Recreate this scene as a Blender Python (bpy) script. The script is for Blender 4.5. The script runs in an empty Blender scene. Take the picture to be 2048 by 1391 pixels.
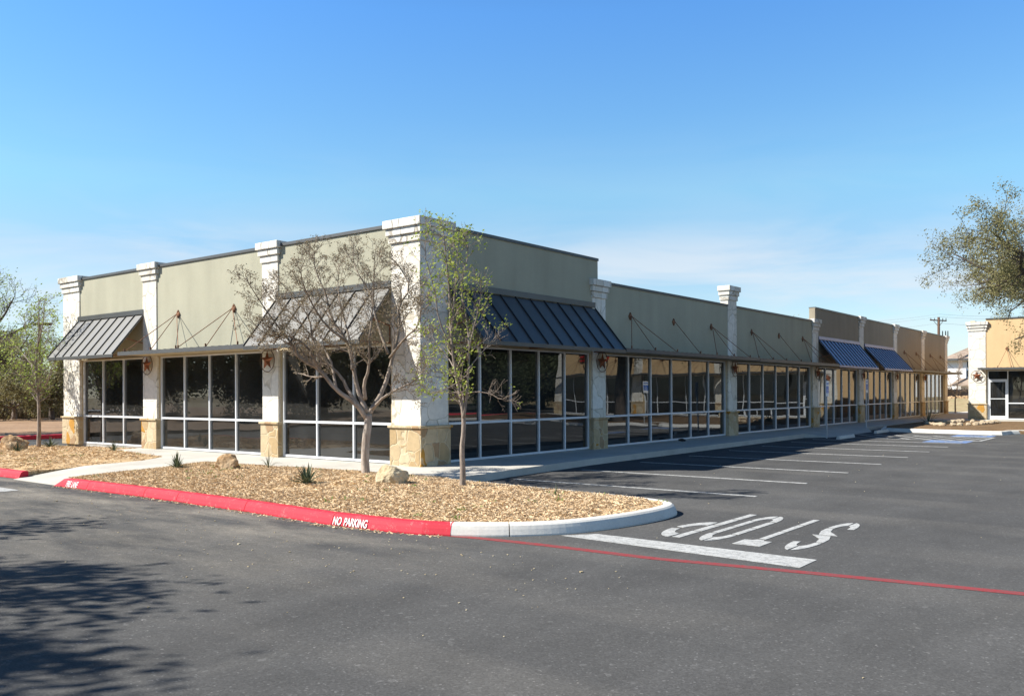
import bpy, bmesh, math, random
from mathutils import Vector, Matrix, geometry
random.seed(7)
R = math.radians
SC = bpy.context.scene
COL = SC.collection

# ------------------------------------------------------------------ camera, sky, sun, exposure
F_PX, CX, CY, ROLL = 1741.0, 1024.0, 784.3, 0.0043
YAW = math.atan2(2375 - 1024, F_PX)
VIEW = Vector((-math.sin(YAW), math.cos(YAW), 0))
RIGHT = Vector((math.cos(YAW), math.sin(YAW), 0))
UP = Vector((0, 0, 1))
CAM = Vector((13.06, -13.62, 1.75))
cd = bpy.data.cameras.new('camera')
cd.sensor_width = 36; cd.lens = F_PX / 2048 * 36
cd.shift_y = (CY - 695.5) / 2048
cd.clip_end = 3000; cd.clip_start = 0.1
cam = bpy.data.objects.new('camera', cd); COL.objects.link(cam)
rx = (RIGHT - UP * ROLL).normalized(); ry = (UP + RIGHT * ROLL).normalized(); rz = rx.cross(ry)
M = Matrix((rx, ry, rz)).transposed().to_4x4(); M.translation = CAM
cam.matrix_world = M
SC.camera = cam

def at(px, py, dep):
    u = px - CX; v = -(py - CY)
    d = VIEW * F_PX + RIGHT * (u + ROLL * v) + UP * (v - ROLL * u)
    return CAM + d * (dep / F_PX)
def gp(px, py, z=0.0):
    d = at(px, py, F_PX) - CAM
    return CAM + d * ((z - CAM.z) / d.z)

SUN = Vector((-0.82, -0.79, 1.0)).normalized()
w = bpy.data.worlds.new('World'); SC.world = w; w.use_nodes = True
nt = w.node_tree; N = nt.nodes; L = nt.links
bg = N['Background']; bg.inputs[1].default_value = 0.068
sky = N.new('ShaderNodeTexSky'); sky.sky_type = 'NISHITA'; sky.sun_disc = False
sky.sun_elevation = math.asin(SUN.z); sky.sun_rotation = math.atan2(SUN.x, SUN.y)
sky.air_density = 1.0; sky.dust_density = 0.25; sky.ozone_density = 2.2; sky.altitude = 200
tc = N.new('ShaderNodeTexCoord')
mp = N.new('ShaderNodeMapping'); mp.inputs['Scale'].default_value = (1.6, 1.6, 9.0); mp.inputs['Rotation'].default_value = (0.10, 0.06, 0.5)
nz = N.new('ShaderNodeTexNoise'); nz.inputs['Scale'].default_value = 2.1; nz.inputs['Detail'].default_value = 7; nz.inputs['Roughness'].default_value = 0.55
nz.inputs['Distortion'].default_value = 0.6
cr = N.new('ShaderNodeValToRGB'); cr.color_ramp.elements[0].position = 0.42; cr.color_ramp.elements[1].position = 0.66
sx = N.new('ShaderNodeSeparateXYZ')
band = N.new('ShaderNodeValToRGB'); e = band.color_ramp.elements
e[0].position = 0.03; e[0].color = (0.5,)*3+(1,); e[1].position = 0.30; e[1].color = (0, 0, 0, 1)
for p, c in ((0.09, 0.95), (0.15, 0.75), (0.19, 0.12)):
    q = e.new(p); q.color = (c, c, c, 1)
mul = N.new('ShaderNodeMath'); mul.operation = 'MULTIPLY'
mul2 = N.new('ShaderNodeMath'); mul2.operation = 'MULTIPLY'; mul2.inputs[1].default_value = 0.9
mx = N.new('ShaderNodeMixRGB'); mx.inputs[2].default_value = (6.0, 6.6, 7.2, 1)
tint = N.new('ShaderNodeMixRGB'); tint.blend_type = 'MULTIPLY'; tint.inputs[0].default_value = 1.0; 
tr_ = N.new('ShaderNodeValToRGB'); te = tr_.color_ramp.elements
te[0].position = 0.0; te[0].color = (1.05, 1.12, 1.18, 1); te[1].position = 1.0; te[1].color = (0.24, 0.36, 0.48, 1)
for p_, c_ in ((0.15, (1.10, 1.20, 1.22)), (0.22, (1.08, 1.46, 1.42)), (0.40, (0.82, 1.43, 1.88)), (0.62, (0.46, 0.72, 0.95))):
    q = te.new(p_); q.color = c_ + (1,)
L.new(tc.outputs['Generated'], mp.inputs[0]); L.new(mp.outputs[0], nz.inputs['Vector']); L.new(nz.outputs['Fac'], cr.inputs[0])
L.new(tc.outputs['Generated'], sx.inputs[0]); L.new(sx.outputs['Z'], band.inputs[0])
L.new(cr.outputs[0], mul.inputs[0]); L.new(band.outputs[0], mul.inputs[1]); L.new(mul.outputs[0], mul2.inputs[0])
L.new(sx.outputs['Z'], tr_.inputs[0]); L.new(tr_.outputs[0], tint.inputs[2]); L.new(sky.outputs[0], tint.inputs[1]); L.new(tint.outputs[0], mx.inputs[1]); L.new(mul2.outputs[0], mx.inputs[0]); L.new(mx.outputs[0], bg.inputs[0])

sd = bpy.data.lights.new('sun', 'SUN'); sd.energy = 5.0; sd.angle = R(0.5); sd.color = (1.0, 0.955, 0.87)
so = bpy.data.objects.new('sun', sd); COL.objects.link(so)
so.rotation_mode = 'QUATERNION'; so.rotation_quaternion = SUN.to_track_quat('Z', 'Y'); so.location = (0, 0, 60)
SC.view_settings.view_transform = 'Standard'; SC.view_settings.look = 'None'
SC.view_settings.exposure = 0.95; SC.view_settings.gamma = 1.0
SC.cycles.max_bounces = 6; SC.cycles.transparent_max_bounces = 24
SC.cycles.caustics_reflective = False; SC.cycles.caustics_refractive = False

# ------------------------------------------------------------------ materials
class Mat:
    def __init__(s, name):
        s.m = bpy.data.materials.new(name); s.m.use_nodes = True
        s.t = s.m.node_tree; s.b = s.t.nodes['Principled BSDF']; s.out = s.t.nodes['Material Output']
        s.co = s.t.nodes.new('ShaderNodeTexCoord').outputs['Object']
    def n(s, typ, **kw):
        o = s.t.nodes.new(typ)
        for k, v in kw.items():
            if k in o.inputs: o.inputs[k].default_value = v
            else: setattr(o, k, v)
        return o
    def l(s, a, b): s.t.links.new(a, b)
    def mapped(s, scale=(1, 1, 1), rot=(0, 0, 0)):
        m = s.n('ShaderNodeMapping'); m.inputs['Scale'].default_value = scale; m.inputs['Rotation'].default_value = rot
        s.l(s.co, m.inputs[0]); return m.outputs[0]
    def noise(s, scale, detail=4, rough=0.55, co=None, dist=0):
        o = s.n('ShaderNodeTexNoise', Scale=scale, Detail=detail, Roughness=rough, Distortion=dist); s.l(co or s.co, o.inputs['Vector']); return o.outputs['Fac']
    def vor(s, scale, feature='F1', co=None, rnd=1.0):
        o = s.n('ShaderNodeTexVoronoi', feature=feature); o.inputs['Scale'].default_value = scale; o.inputs['Randomness'].default_value = rnd
        s.l(co or s.co, o.inputs['Vector']); return o
    def ramp(s, fac, stops, interp='LINEAR'):
        o = s.n('ShaderNodeValToRGB'); r = o.color_ramp; r.interpolation = interp
        while len(r.elements) < len(stops): r.elements.new(0.5)
        for e, (p, c) in zip(r.elements, stops):
            e.position = p; e.color = (c if len(c) == 4 else tuple(c) + (1,)) if hasattr(c, '__len__') else (c, c, c, 1)
        s.l(fac, o.inputs[0]); return o.outputs[0]
    def mix(s, fac, a, b, mode='MIX'):
        o = s.n('ShaderNodeMixRGB', blend_type=mode)
        for i, x in ((0, fac), (1, a), (2, b)):
            if hasattr(x, 'links'): s.l(x, o.inputs[i])
            else: o.inputs[i].default_value = x if i == 0 else tuple(x) + ((1,) if len(x) == 3 else ())
        return o.outputs[0]
    def math(s, op, a, b=0.0):
        o = s.n('ShaderNodeMath', operation=op)
        for i, x in ((0, a), (1, b)):
            if hasattr(x, 'links'): s.l(x, o.inputs[i])
            else: o.inputs[i].default_value = x
        return o.outputs[0]
    def base(s, c):
        if hasattr(c, 'links'): s.l(c, s.b.inputs['Base Color'])
        else: s.b.inputs['Base Color'].default_value = tuple(c) + (1,)
    def set(s, rough=0.8, metal=0.0, spec=0.5):
        s.b.inputs['Roughness'].default_value = rough; s.b.inputs['Metallic'].default_value = metal
        s.b.inputs['Specular IOR Level'].default_value = spec; return s
    def bump(s, h, strength=0.3, dist=0.02):
        o = s.n('ShaderNodeBump', Strength=strength, Distance=dist); s.l(h, o.inputs['Height']); s.l(o.outputs[0], s.b.inputs['Normal'])

def m_simple(name, c, rough=0.7, metal=0.0, var=0.25, scale=6.0, bump=0.0, spec=0.4):
    m = Mat(name); n = m.noise(scale, 5)
    lo = tuple(x * (1 - var) for x in c); hi = tuple(min(1, x * (1 + var)) for x in c)
    m.base(m.ramp(n, [(0.3, lo), (0.7, hi)])); m.set(rough, metal, spec)
    if bump: m.bump(m.noise(scale * 6, 3), bump, 0.01)
    return m.m

def m_stucco(name, c):
    m = Mat(name)
    big = m.noise(0.55, 5, 0.6); str_ = m.noise(1.0, 4, 0.5, m.mapped((2.2, 2.2, 0.25)))
    f = m.math('ADD', m.math('MULTIPLY', big, 0.55), m.math('MULTIPLY', str_, 0.45))
    col = m.ramp(f, [(0.35, tuple(x * 0.90 for x in c)), (0.65, tuple(x * 1.07 for x in c))])
    fine = m.noise(75, 3, 0.7)
    col = m.mix(0.5, col, m.ramp(fine, [(0.3, 0.78), (0.7, 1.15)]), 'MULTIPLY')
    m.base(col); m.set(0.92, 0, 0.2); m.bump(fine, 0.35, 0.006); return m.m

def m_stone(name, cols, joint, scale, jw, squash=(1, 1, 0.8), bump=0.6, stain=None, wobble=0.10, soft=0.35):
    m = Mat(name)
    wob = m.n('ShaderNodeTexNoise', Scale=2.6, Detail=2); m.l(m.co, wob.inputs['Vector'])
    vm = m.n('ShaderNodeMixRGB', blend_type='ADD'); vm.inputs[0].default_value = wobble
    m.l(m.mapped(squash), vm.inputs[1]); m.l(wob.outputs['Color'], vm.inputs[2])
    v1 = m.vor(scale, 'F1', vm.outputs[0], 0.9); v2 = m.vor(scale, 'F2', vm.outputs[0], 0.9)
    for v in (v1, v2): v.distance = 'MINKOWSKI'; v.inputs['Exponent'].default_value = 4.0
    ed = m.math('SUBTRACT', v2.outputs['Distance'], v1.outputs['Distance'])
    sep = m.n('ShaderNodeSeparateColor'); m.l(v1.outputs['Color'], sep.inputs[0])
    n = len(cols); col = m.ramp(sep.outputs[0], [((i + 0.0) / n, c) for i, c in enumerate(cols)], 'CONSTANT')
    grain = m.noise(9, 8, 0.7); blot = m.noise(3.0, 5, 0.65)
    col = m.mix(0.5, col, m.ramp(grain, [(0.3, 0.74), (0.7, 1.2)]), 'MULTIPLY')
    col = m.mix(soft, col, m.ramp(blot, [(0.3, 0.75), (0.7, 1.2)]), 'MULTIPLY')
    if stain: col = m.mix(m.ramp(m.noise(1.7, 5), [(0.55, 0.0), (0.78, 0.35)]), col, stain)
    jf = m.ramp(ed, [(jw * 0.4, 1.0), (jw, 0.0)])
    jf = m.math('MULTIPLY', jf, m.ramp(m.noise(6, 3), [(0.3, 0.35), (0.6, 1.0)]))
    m.base(m.mix(jf, col, joint)); m.set(0.9, 0, 0.2)
    h = m.math('ADD', m.math('SUBTRACT', 1.0, jf), m.math('MULTIPLY', grain, 0.8))
    m.bump(h, bump, 0.018); return m.m

def m_rock(name, a, b_, c):
    m = Mat(name); n = m.noise(2.2, 9, 0.68); f = m.noise(11, 6, 0.7)
    col = m.ramp(n, [(0.3, a), (0.5, b_), (0.68, c)]); col = m.mix(0.6, col, m.ramp(f, [(0.32, 0.62), (0.7, 1.22)]), 'MULTIPLY')
    m.base(col); m.set(0.93, 0, 0.15); m.bump(m.math('ADD', n, m.math('MULTIPLY', f, 0.5)), 0.9, 0.05); return m.m

def m_asphalt():
    m = Mat('asphalt')
    big = m.noise(0.22, 6, 0.62); mid = m.noise(1.3, 5, 0.6, m.mapped((1, 0.45, 1), (0, 0, 0.1))); fine = m.noise(55, 3, 0.7)
    col = m.ramp(big, [(0.3, (0.066, 0.0655, 0.065)), (0.7, (0.094, 0.0925, 0.090))])
    col = m.mix(0.6, col, m.ramp(mid, [(0.3, 0.78), (0.75, 1.28)]), 'MULTIPLY')
    # dusty band along the kerb of the drive (worn, brownish)
    sp = m.n('ShaderNodeSeparateXYZ'); m.l(m.co, sp.inputs[0])
    by = m.ramp(m.math('MULTIPLY', m.math('ADD', sp.outputs['Y'], 14.0), 0.1), [(0.30, 0.0), (0.62, 0.7), (0.80, 1.0), (0.84, 0.2), (1.0, 0.0)])
    bx = m.ramp(m.math('MULTIPLY', m.math('ADD', sp.outputs['X'], 12.0), 0.045), [(0.3, 1.0), (0.70, 0.9), (0.90, 0.0)])
    dn = m.ramp(m.noise(0.9, 7, 0.68, m.mapped((0.5, 1.4, 1))), [(0.40, 0.0), (0.68, 1.0)])
    dust = m.math('MULTIPLY', m.math('MULTIPLY', by, bx), dn)
    col = m.mix(m.math('MULTIPLY', dust, 0.80), col, (0.30, 0.27, 0.225))
    # scuffs in the parking lot
    sc = m.ramp(m.noise(0.8, 8, 0.7, m.mapped((1.3, 0.35, 1), (0, 0, 0.5))), [(0.60, 0.0), (0.76, 0.4)])
    col = m.mix(sc, col, (0.14, 0.135, 0.125))
    # faint tyre-polished arcs following the drive and lot lanes
    wv = m.n('ShaderNodeTexWave', wave_type='BANDS', bands_direction='Y'); wv.inputs['Scale'].default_value = 0.16; wv.inputs['Distortion'].default_value = 5.0; wv.inputs['Detail'].default_value = 3; wv.inputs['Detail Scale'].default_value = 0.35
    m.l(m.mapped((0.35, 1, 1), (0, 0, 0.08)), wv.inputs['Vector'])
    tf = m.math('MULTIPLY', m.ramp(wv.outputs['Fac'], [(0.55, 0.0), (0.85, 1.0)]), m.ramp(m.noise(0.35, 4), [(0.4, 0.0), (0.65, 0.40)]))
    col = m.mix(tf, col, (0.135, 0.128, 0.118))
    agg = m.vor(75, 'F1'); sepc = m.n('ShaderNodeSeparateColor'); m.l(agg.outputs['Color'], sepc.inputs[0])
    col = m.mix(0.75, col, m.ramp(sepc.outputs[0], [(0.0, 0.74), (0.5, 0.97), (0.92, 1.12), (0.985, 1.4), (1.0, 2.2)]), 'MULTIPLY')
    ag3 = m.vor(26, 'F1'); se3 = m.n('ShaderNodeSeparateColor'); m.l(ag3.outputs['Color'], se3.inputs[0])
    col = m.mix(0.6, col, m.ramp(se3.outputs[1], [(0.0, 0.95), (0.93, 1.02), (0.985, 1.08), (1.0, 1.7)]), 'MULTIPLY')
    big2 = m.vor(9.0, 'F1'); sp2 = m.n('ShaderNodeSeparateColor'); m.l(big2.outputs['Color'], sp2.inputs[0])
    spot = m.math('MULTIPLY', m.math('LESS_THAN', big2.outputs['Distance'], 0.07), m.math('GREATER_THAN', sp2.outputs[1], 0.86))
    col = m.mix(m.math('MULTIPLY', spot, 0.5), col, (0.32, 0.30, 0.27))
    m.base(col); m.set(0.92, 0, 0.08); m.bump(fine, 0.3, 0.008); return m.m

def m_concrete(name, c, stain=0.25):
    m = Mat(name); a = m.noise(0.8, 6, 0.65); b = m.noise(30, 4, 0.7)
    col = m.ramp(a, [(0.3, tuple(x * (1 - stain) for x in c)), (0.68, c)])
    col = m.mix(0.5, col, m.ramp(b, [(0.3, 0.8), (0.7, 1.1)]), 'MULTIPLY')
    m.base(col); m.set(0.88, 0, 0.25); m.bump(b, 0.3, 0.006); return m.m

def m_paint(name, c, under, wear=0.55, scale=7):
    m = Mat(name); a = m.noise(scale, 9, 0.75); b = m.noise(60, 3, 0.7)
    f = m.ramp(m.math('ADD', m.math('MULTIPLY', a, 0.6), m.math('MULTIPLY', b, 0.4)), [(wear, 0.0), (wear + 0.13, 0.85)])
    col = m.mix(f, c, under)
    col = m.mix(0.35, col, m.ramp(m.noise(2.0, 4), [(0.3, 0.82), (0.7, 1.08)]), 'MULTIPLY')
    m.base(col); m.set(0.7, 0, 0.3); m.bump(b, 0.25, 0.004); return m.m

def m_cells(name, cols, scale, rough=0.9, big=None, bump=0.5, spec=0.15):
    m = Mat(name); v = m.vor(scale, 'F1'); sp = m.n('ShaderNodeSeparateColor'); m.l(v.outputs['Color'], sp.inputs[0])
    col = m.ramp(sp.outputs[0], [(i / (len(cols) - 1), c) for i, c in enumerate(cols)])
    if big: col = m.mix(0.7, col, m.ramp(m.noise(big, 5), [(0.3, 0.72), (0.7, 1.18)]), 'MULTIPLY')
    m.base(col); m.set(rough, 0, spec)
    if bump: m.bump(v.outputs['Distance'], bump, 0.02)
    return m.m

def m_leaf(name, cols, scale=3.0, trans=0.4):
    m = Mat(name); n = m.noise(scale, 3, 0.7)
    v = m.vor(25, 'F1'); sp = m.n('ShaderNodeSeparateColor'); m.l(v.outputs['Color'], sp.inputs[0])
    f = m.math('ADD', m.math('MULTIPLY', n, 0.6), m.math('MULTIPLY', sp.outputs[0], 0.4))
    col = m.ramp(f, [(0.25 + 0.5 * i / max(1, len(cols) - 1), c) for i, c in enumerate(cols)])
    m.base(col); m.set(0.6, 0, 0.3)
    tr = m.n('ShaderNodeBsdfTranslucent'); m.l(col, tr.inputs[0])
    ms = m.n('ShaderNodeMixShader'); ms.inputs[0].default_value = trans
    m.l(m.b.outputs[0], ms.inputs[1]); m.l(tr.outputs[0], ms.inputs[2]); m.l(ms.outputs[0], m.out.inputs[0]); return m.m

def m_bark(name, a, b, scale=14):
    m = Mat(name); n = m.noise(scale, 6, 0.7, m.mapped((1, 1, 0.3)))
    m.base(m.ramp(n, [(0.35, a), (0.65, b)])); m.set(0.9, 0, 0.2); m.bump(n, 0.7, 0.02); return m.m

def m_bark_two(name, lo, hi):
    m = Mat(name); n = m.noise(9, 6, 0.7, m.mapped((1, 1, 0.3))); sp = m.n('ShaderNodeSeparateXYZ'); m.l(m.co, sp.inputs[0])
    k = m.ramp(m.math('MULTIPLY', sp.outputs['Z'], 0.25), [(0.22, 0.0), (0.62, 1.0)])
    m.base(m.mix(k, m.ramp(n, [(0.35, lo[0]), (0.65, lo[1])]), m.ramp(n, [(0.35, hi[0]), (0.65, hi[1])]))); m.set(0.85, 0, 0.25); m.bump(n, 0.7, 0.02); return m.m

def m_glass(name, tint=(0.20, 0.215, 0.21), ior=1.8, wave=0.004):
    m = Mat(name); t = m.t
    tr = m.n('ShaderNodeBsdfTransparent'); tr.inputs[0].default_value = tint + (1,)
    gl = m.n('ShaderNodeBsdfGlossy'); gl.inputs['Roughness'].default_value = 0.0; gl.inputs[0].default_value = (0.92, 0.96, 1.0, 1)
    fr = m.n('ShaderNodeFresnel', IOR=ior); ms = m.n('ShaderNodeMixShader')
    bp = m.n('ShaderNodeBump', Strength=1.0, Distance=wave); m.l(m.noise(0.75, 1, 0.4), bp.inputs['Height']); m.l(bp.outputs[0], gl.inputs['Normal'])
    m.l(fr.outputs[0], ms.inputs[0]); m.l(tr.outputs[0], ms.inputs[1]); m.l(gl.outputs[0], ms.inputs[2]); m.l(ms.outputs[0], m.out.inputs[0])
    df = m.n('ShaderNodeBsdfDiffuse'); df.inputs[0].default_value = (0.5, 0.49, 0.46, 1); m2 = m.n('ShaderNodeMixShader')   # grey dust film, added to brighten the dark panes
    m.l(m.ramp(m.noise(1.3, 5), [(0.3, 0.018), (0.7, 0.05)]), m2.inputs[0]); m.l(ms.outputs[0], m2.inputs[1]); m.l(df.outputs[0], m2.inputs[2]); m.l(m2.outputs[0], m.out.inputs[0])
    t.nodes.remove(m.b); return m.m

def m_metal(name, c, rough=0.38, metal=0.75):
    m = Mat(name); n = m.noise(1.1, 5, 0.6)
    m.base(m.ramp(n, [(0.3, tuple(x * 0.9 for x in c)), (0.7, tuple(x * 1.08 for x in c))])); m.set(rough, metal, 0.5)
    m.bump(m.noise(1.6, 2), 0.05, 0.02); return m.m

ASPH = (0.05, 0.05, 0.052)
MT = dict(
    asphalt=m_asphalt(),
    walk=m_concrete('sidewalk_concrete', (0.56, 0.53, 0.47)),
    kerb=m_concrete('kerb_concrete', (0.68, 0.655, 0.60), 0.2),
    redkerb=m_paint('red_kerb_paint', (0.52, 0.022, 0.042), (0.42, 0.24, 0.22), 0.545, 6),
    white=m_paint('white_road_paint', (0.44, 0.44, 0.425), (0.17, 0.17, 0.165), 0.47, 11),
    stripe=m_paint('stripe_paint', (0.46, 0.46, 0.445), (0.13, 0.13, 0.125), 0.46, 9),
    redline=m_paint('red_line_paint', (0.26, 0.034, 0.036), (0.15, 0.07, 0.065), 0.45, 9),
    blue=m_paint('blue_paint', (0.15, 0.23, 0.42), ASPH, 0.54),
    kerbwhite=m_paint('kerb_letter_paint', (0.78, 0.76, 0.74), (0.6, 0.1, 0.1), 0.66),
    stone=m_stone('white_limestone', [(0.71, 0.67, 0.59), (0.75, 0.72, 0.65), (0.67, 0.62, 0.53), (0.73, 0.69, 0.61)], (0.44, 0.40, 0.32), 2.0, 0.034, (1, 1, 0.8), 0.5, (0.62, 0.54, 0.42), soft=0.15),
    capstone=m_stone('cap_limestone', [(0.68, 0.65, 0.58), (0.72, 0.70, 0.64), (0.63, 0.59, 0.51)], (0.36, 0.32, 0.26), 2.2, 0.04, (1, 1, 0.25), 0.7, soft=0.15),
    tan=m_stone('tan_flagstone', [(0.43, 0.325, 0.19), (0.48, 0.375, 0.235), (0.41, 0.295, 0.16), (0.52, 0.43, 0.29), (0.45, 0.34, 0.20), (0.46, 0.24, 0.05), (0.47, 0.365, 0.225), (0.35, 0.235, 0.135), (0.50, 0.40, 0.26)], (0.52, 0.43, 0.29), 3.3, 0.07, (1, 1, 0.85), 0.8),
    green=m_stucco('green_stucco', (0.382, 0.366, 0.276)),
    brown=m_stucco('tan_stucco', (0.31, 0.265, 0.195)),
    orange=m_stucco('orange_stucco', (0.63, 0.435, 0.235)),
    cream=m_stucco('cream_trim_stucco', (0.46, 0.38, 0.25)),
    roof=m_metal('standing_seam_metal', (0.118, 0.115, 0.107), 0.45, 0.6),
    seam=m_metal('shade_toned_seam_metal', (0.03, 0.031, 0.034), 0.5, 0.3),  # rib colour darkened to stand for the shade along the awning seams
    blueroof=m_metal('blue_standing_seam_metal', (0.23, 0.27, 0.43), 0.45, 0.4),
    coping=m_metal('dark_coping', (0.10, 0.10, 0.098), 0.5, 0.4),
    rust=m_simple('rusty_steel', (0.22, 0.105, 0.055), 0.75, 0.3, 0.4, 18, 0.3),
    star=m_simple('rusted_star_steel', (0.21, 0.075, 0.035), 0.6, 0.4, 0.5, 9, 0.3),
    ring=m_simple('dark_ring_steel', (0.12, 0.075, 0.05), 0.6, 0.4, 0.3, 12),
    alu=m_metal("clear_aluminium", (0.66, 0.68, 0.70), 0.45, 0.15),
    glass=m_glass('tinted_glass'),
    gyps=m_simple('interior_gypsum', (0.34, 0.33, 0.31), 0.9, 0, 0.15, 1.0),
    slab=m_concrete('interior_slab', (0.42, 0.41, 0.38)),
    rooff=m_simple('roof_membrane', (0.42, 0.42, 0.40), 0.9, 0, 0.15, 1.0),
    mulch=m_cells('mulch_ground', [(0.28, 0.17, 0.08), (0.50, 0.345, 0.19), (0.64, 0.475, 0.28), (0.38, 0.245, 0.12)], 30, big=0.8),
    chip=m_cells('dry_straw', [(0.45, 0.31, 0.175), (0.62, 0.46, 0.285), (0.76, 0.60, 0.40), (0.54, 0.39, 0.23), (0.68, 0.52, 0.33)], 30, bump=0),
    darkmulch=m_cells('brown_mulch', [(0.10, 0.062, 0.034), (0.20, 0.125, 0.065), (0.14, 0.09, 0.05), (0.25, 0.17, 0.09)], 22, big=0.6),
    dirt=m_cells('dirt', [(0.24, 0.145, 0.085), (0.33, 0.215, 0.13), (0.29, 0.185, 0.11)], 6, big=0.35),
    ground=m_cells('dry_ground', [(0.27, 0.20, 0.11), (0.36, 0.28, 0.16), (0.30, 0.25, 0.13)], 3, big=0.1),
    drygrass=m_leaf('dry_grass_blades', [(0.20, 0.14, 0.07), (0.36, 0.27, 0.15)], 2, 0.2),
    boulder=m_rock('tan_boulder_rock', (0.30, 0.165, 0.07), (0.43, 0.29, 0.165), (0.52, 0.40, 0.265)),
    paleboulder=m_rock('pale_boulder_rock', (0.36, 0.26, 0.14), (0.52, 0.43, 0.28), (0.60, 0.53, 0.39)),
    edging=m_cells('edging_stone', [(0.34, 0.26, 0.17), (0.48, 0.40, 0.29), (0.40, 0.30, 0.19)], 1.5, big=3),
    bark=m_bark('grey_bark', (0.16, 0.125, 0.10), (0.36, 0.30, 0.25)),
    palebark=m_bark('pale_smooth_bark', (0.21, 0.165, 0.135), (0.48, 0.41, 0.35), 9),
    myrtlebark=m_bark_two('smooth_peeling_bark', ((0.24, 0.19, 0.155), (0.52, 0.45, 0.38)), ((0.16, 0.125, 0.095), (0.34, 0.275, 0.215))),
    darkbark=m_bark('dark_bark', (0.055, 0.042, 0.034), (0.13, 0.105, 0.085)),
    spring=m_leaf('spring_leaves', [(0.20, 0.27, 0.035), (0.36, 0.44, 0.06), (0.50, 0.53, 0.12)]),
    spring2=m_leaf('fresh_leaves', [(0.19, 0.25, 0.045), (0.32, 0.41, 0.08), (0.42, 0.49, 0.14)]),
    oakleaf=m_leaf('oak_leaves', [(0.13, 0.12, 0.05), (0.24, 0.22, 0.09), (0.35, 0.31, 0.14)]),
    brushleaf=m_leaf('brush_leaves', [(0.12, 0.105, 0.045), (0.19, 0.17, 0.07), (0.27, 0.235, 0.11)]),
    darkleaf=m_leaf('dark_leaves', [(0.05, 0.065, 0.03), (0.085, 0.105, 0.05), (0.13, 0.15, 0.08)]),
    seed=m_leaf('seed_heads', [(0.20, 0.155, 0.09), (0.34, 0.275, 0.17)], 4, 0.15),
    yucca=m_leaf('yucca_blades', [(0.055, 0.075, 0.04), (0.10, 0.125, 0.07), (0.15, 0.165, 0.10)], 6, 0.15),
    weed=m_leaf('weed_leaves', [(0.10, 0.16, 0.03), (0.20, 0.27, 0.06)], 6, 0.3),
    wood=m_bark('pole_wood', (0.07, 0.042, 0.03), (0.13, 0.08, 0.055)),
    black=m_simple('black_fitting', (0.02, 0.02, 0.022), 0.5),
    wire=m_simple('cable', (0.16, 0.17, 0.18), 0.7),
    post=m_simple('galvanised_post', (0.52, 0.53, 0.53), 0.5, 0.5, 0.1),
    signblue=m_simple('sign_blue', (0.04, 0.14, 0.48), 0.5, 0, 0.06),
    signwhite=m_simple('sign_white', (0.78, 0.79, 0.80), 0.5, 0, 0.04),
    siding=m_simple('white_siding', (0.74, 0.74, 0.73), 0.8, 0, 0.05),
    shingle=m_cells('roof_shingles', [(0.24, 0.18, 0.14), (0.33, 0.26, 0.21), (0.28, 0.22, 0.17)], 5, big=0.5, bump=0.3),
    shutter=m_simple('dark_window', (0.05, 0.055, 0.06), 0.25, 0, 0.1),
    fence=m_simple('weathered_fence_wood', (0.13, 0.10, 0.085), 0.9, 0, 0.3, 5),
    redletter=m_simple('red_letter_face', (0.62, 0.02, 0.02), 0.4, 0, 0.05),
)

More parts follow.
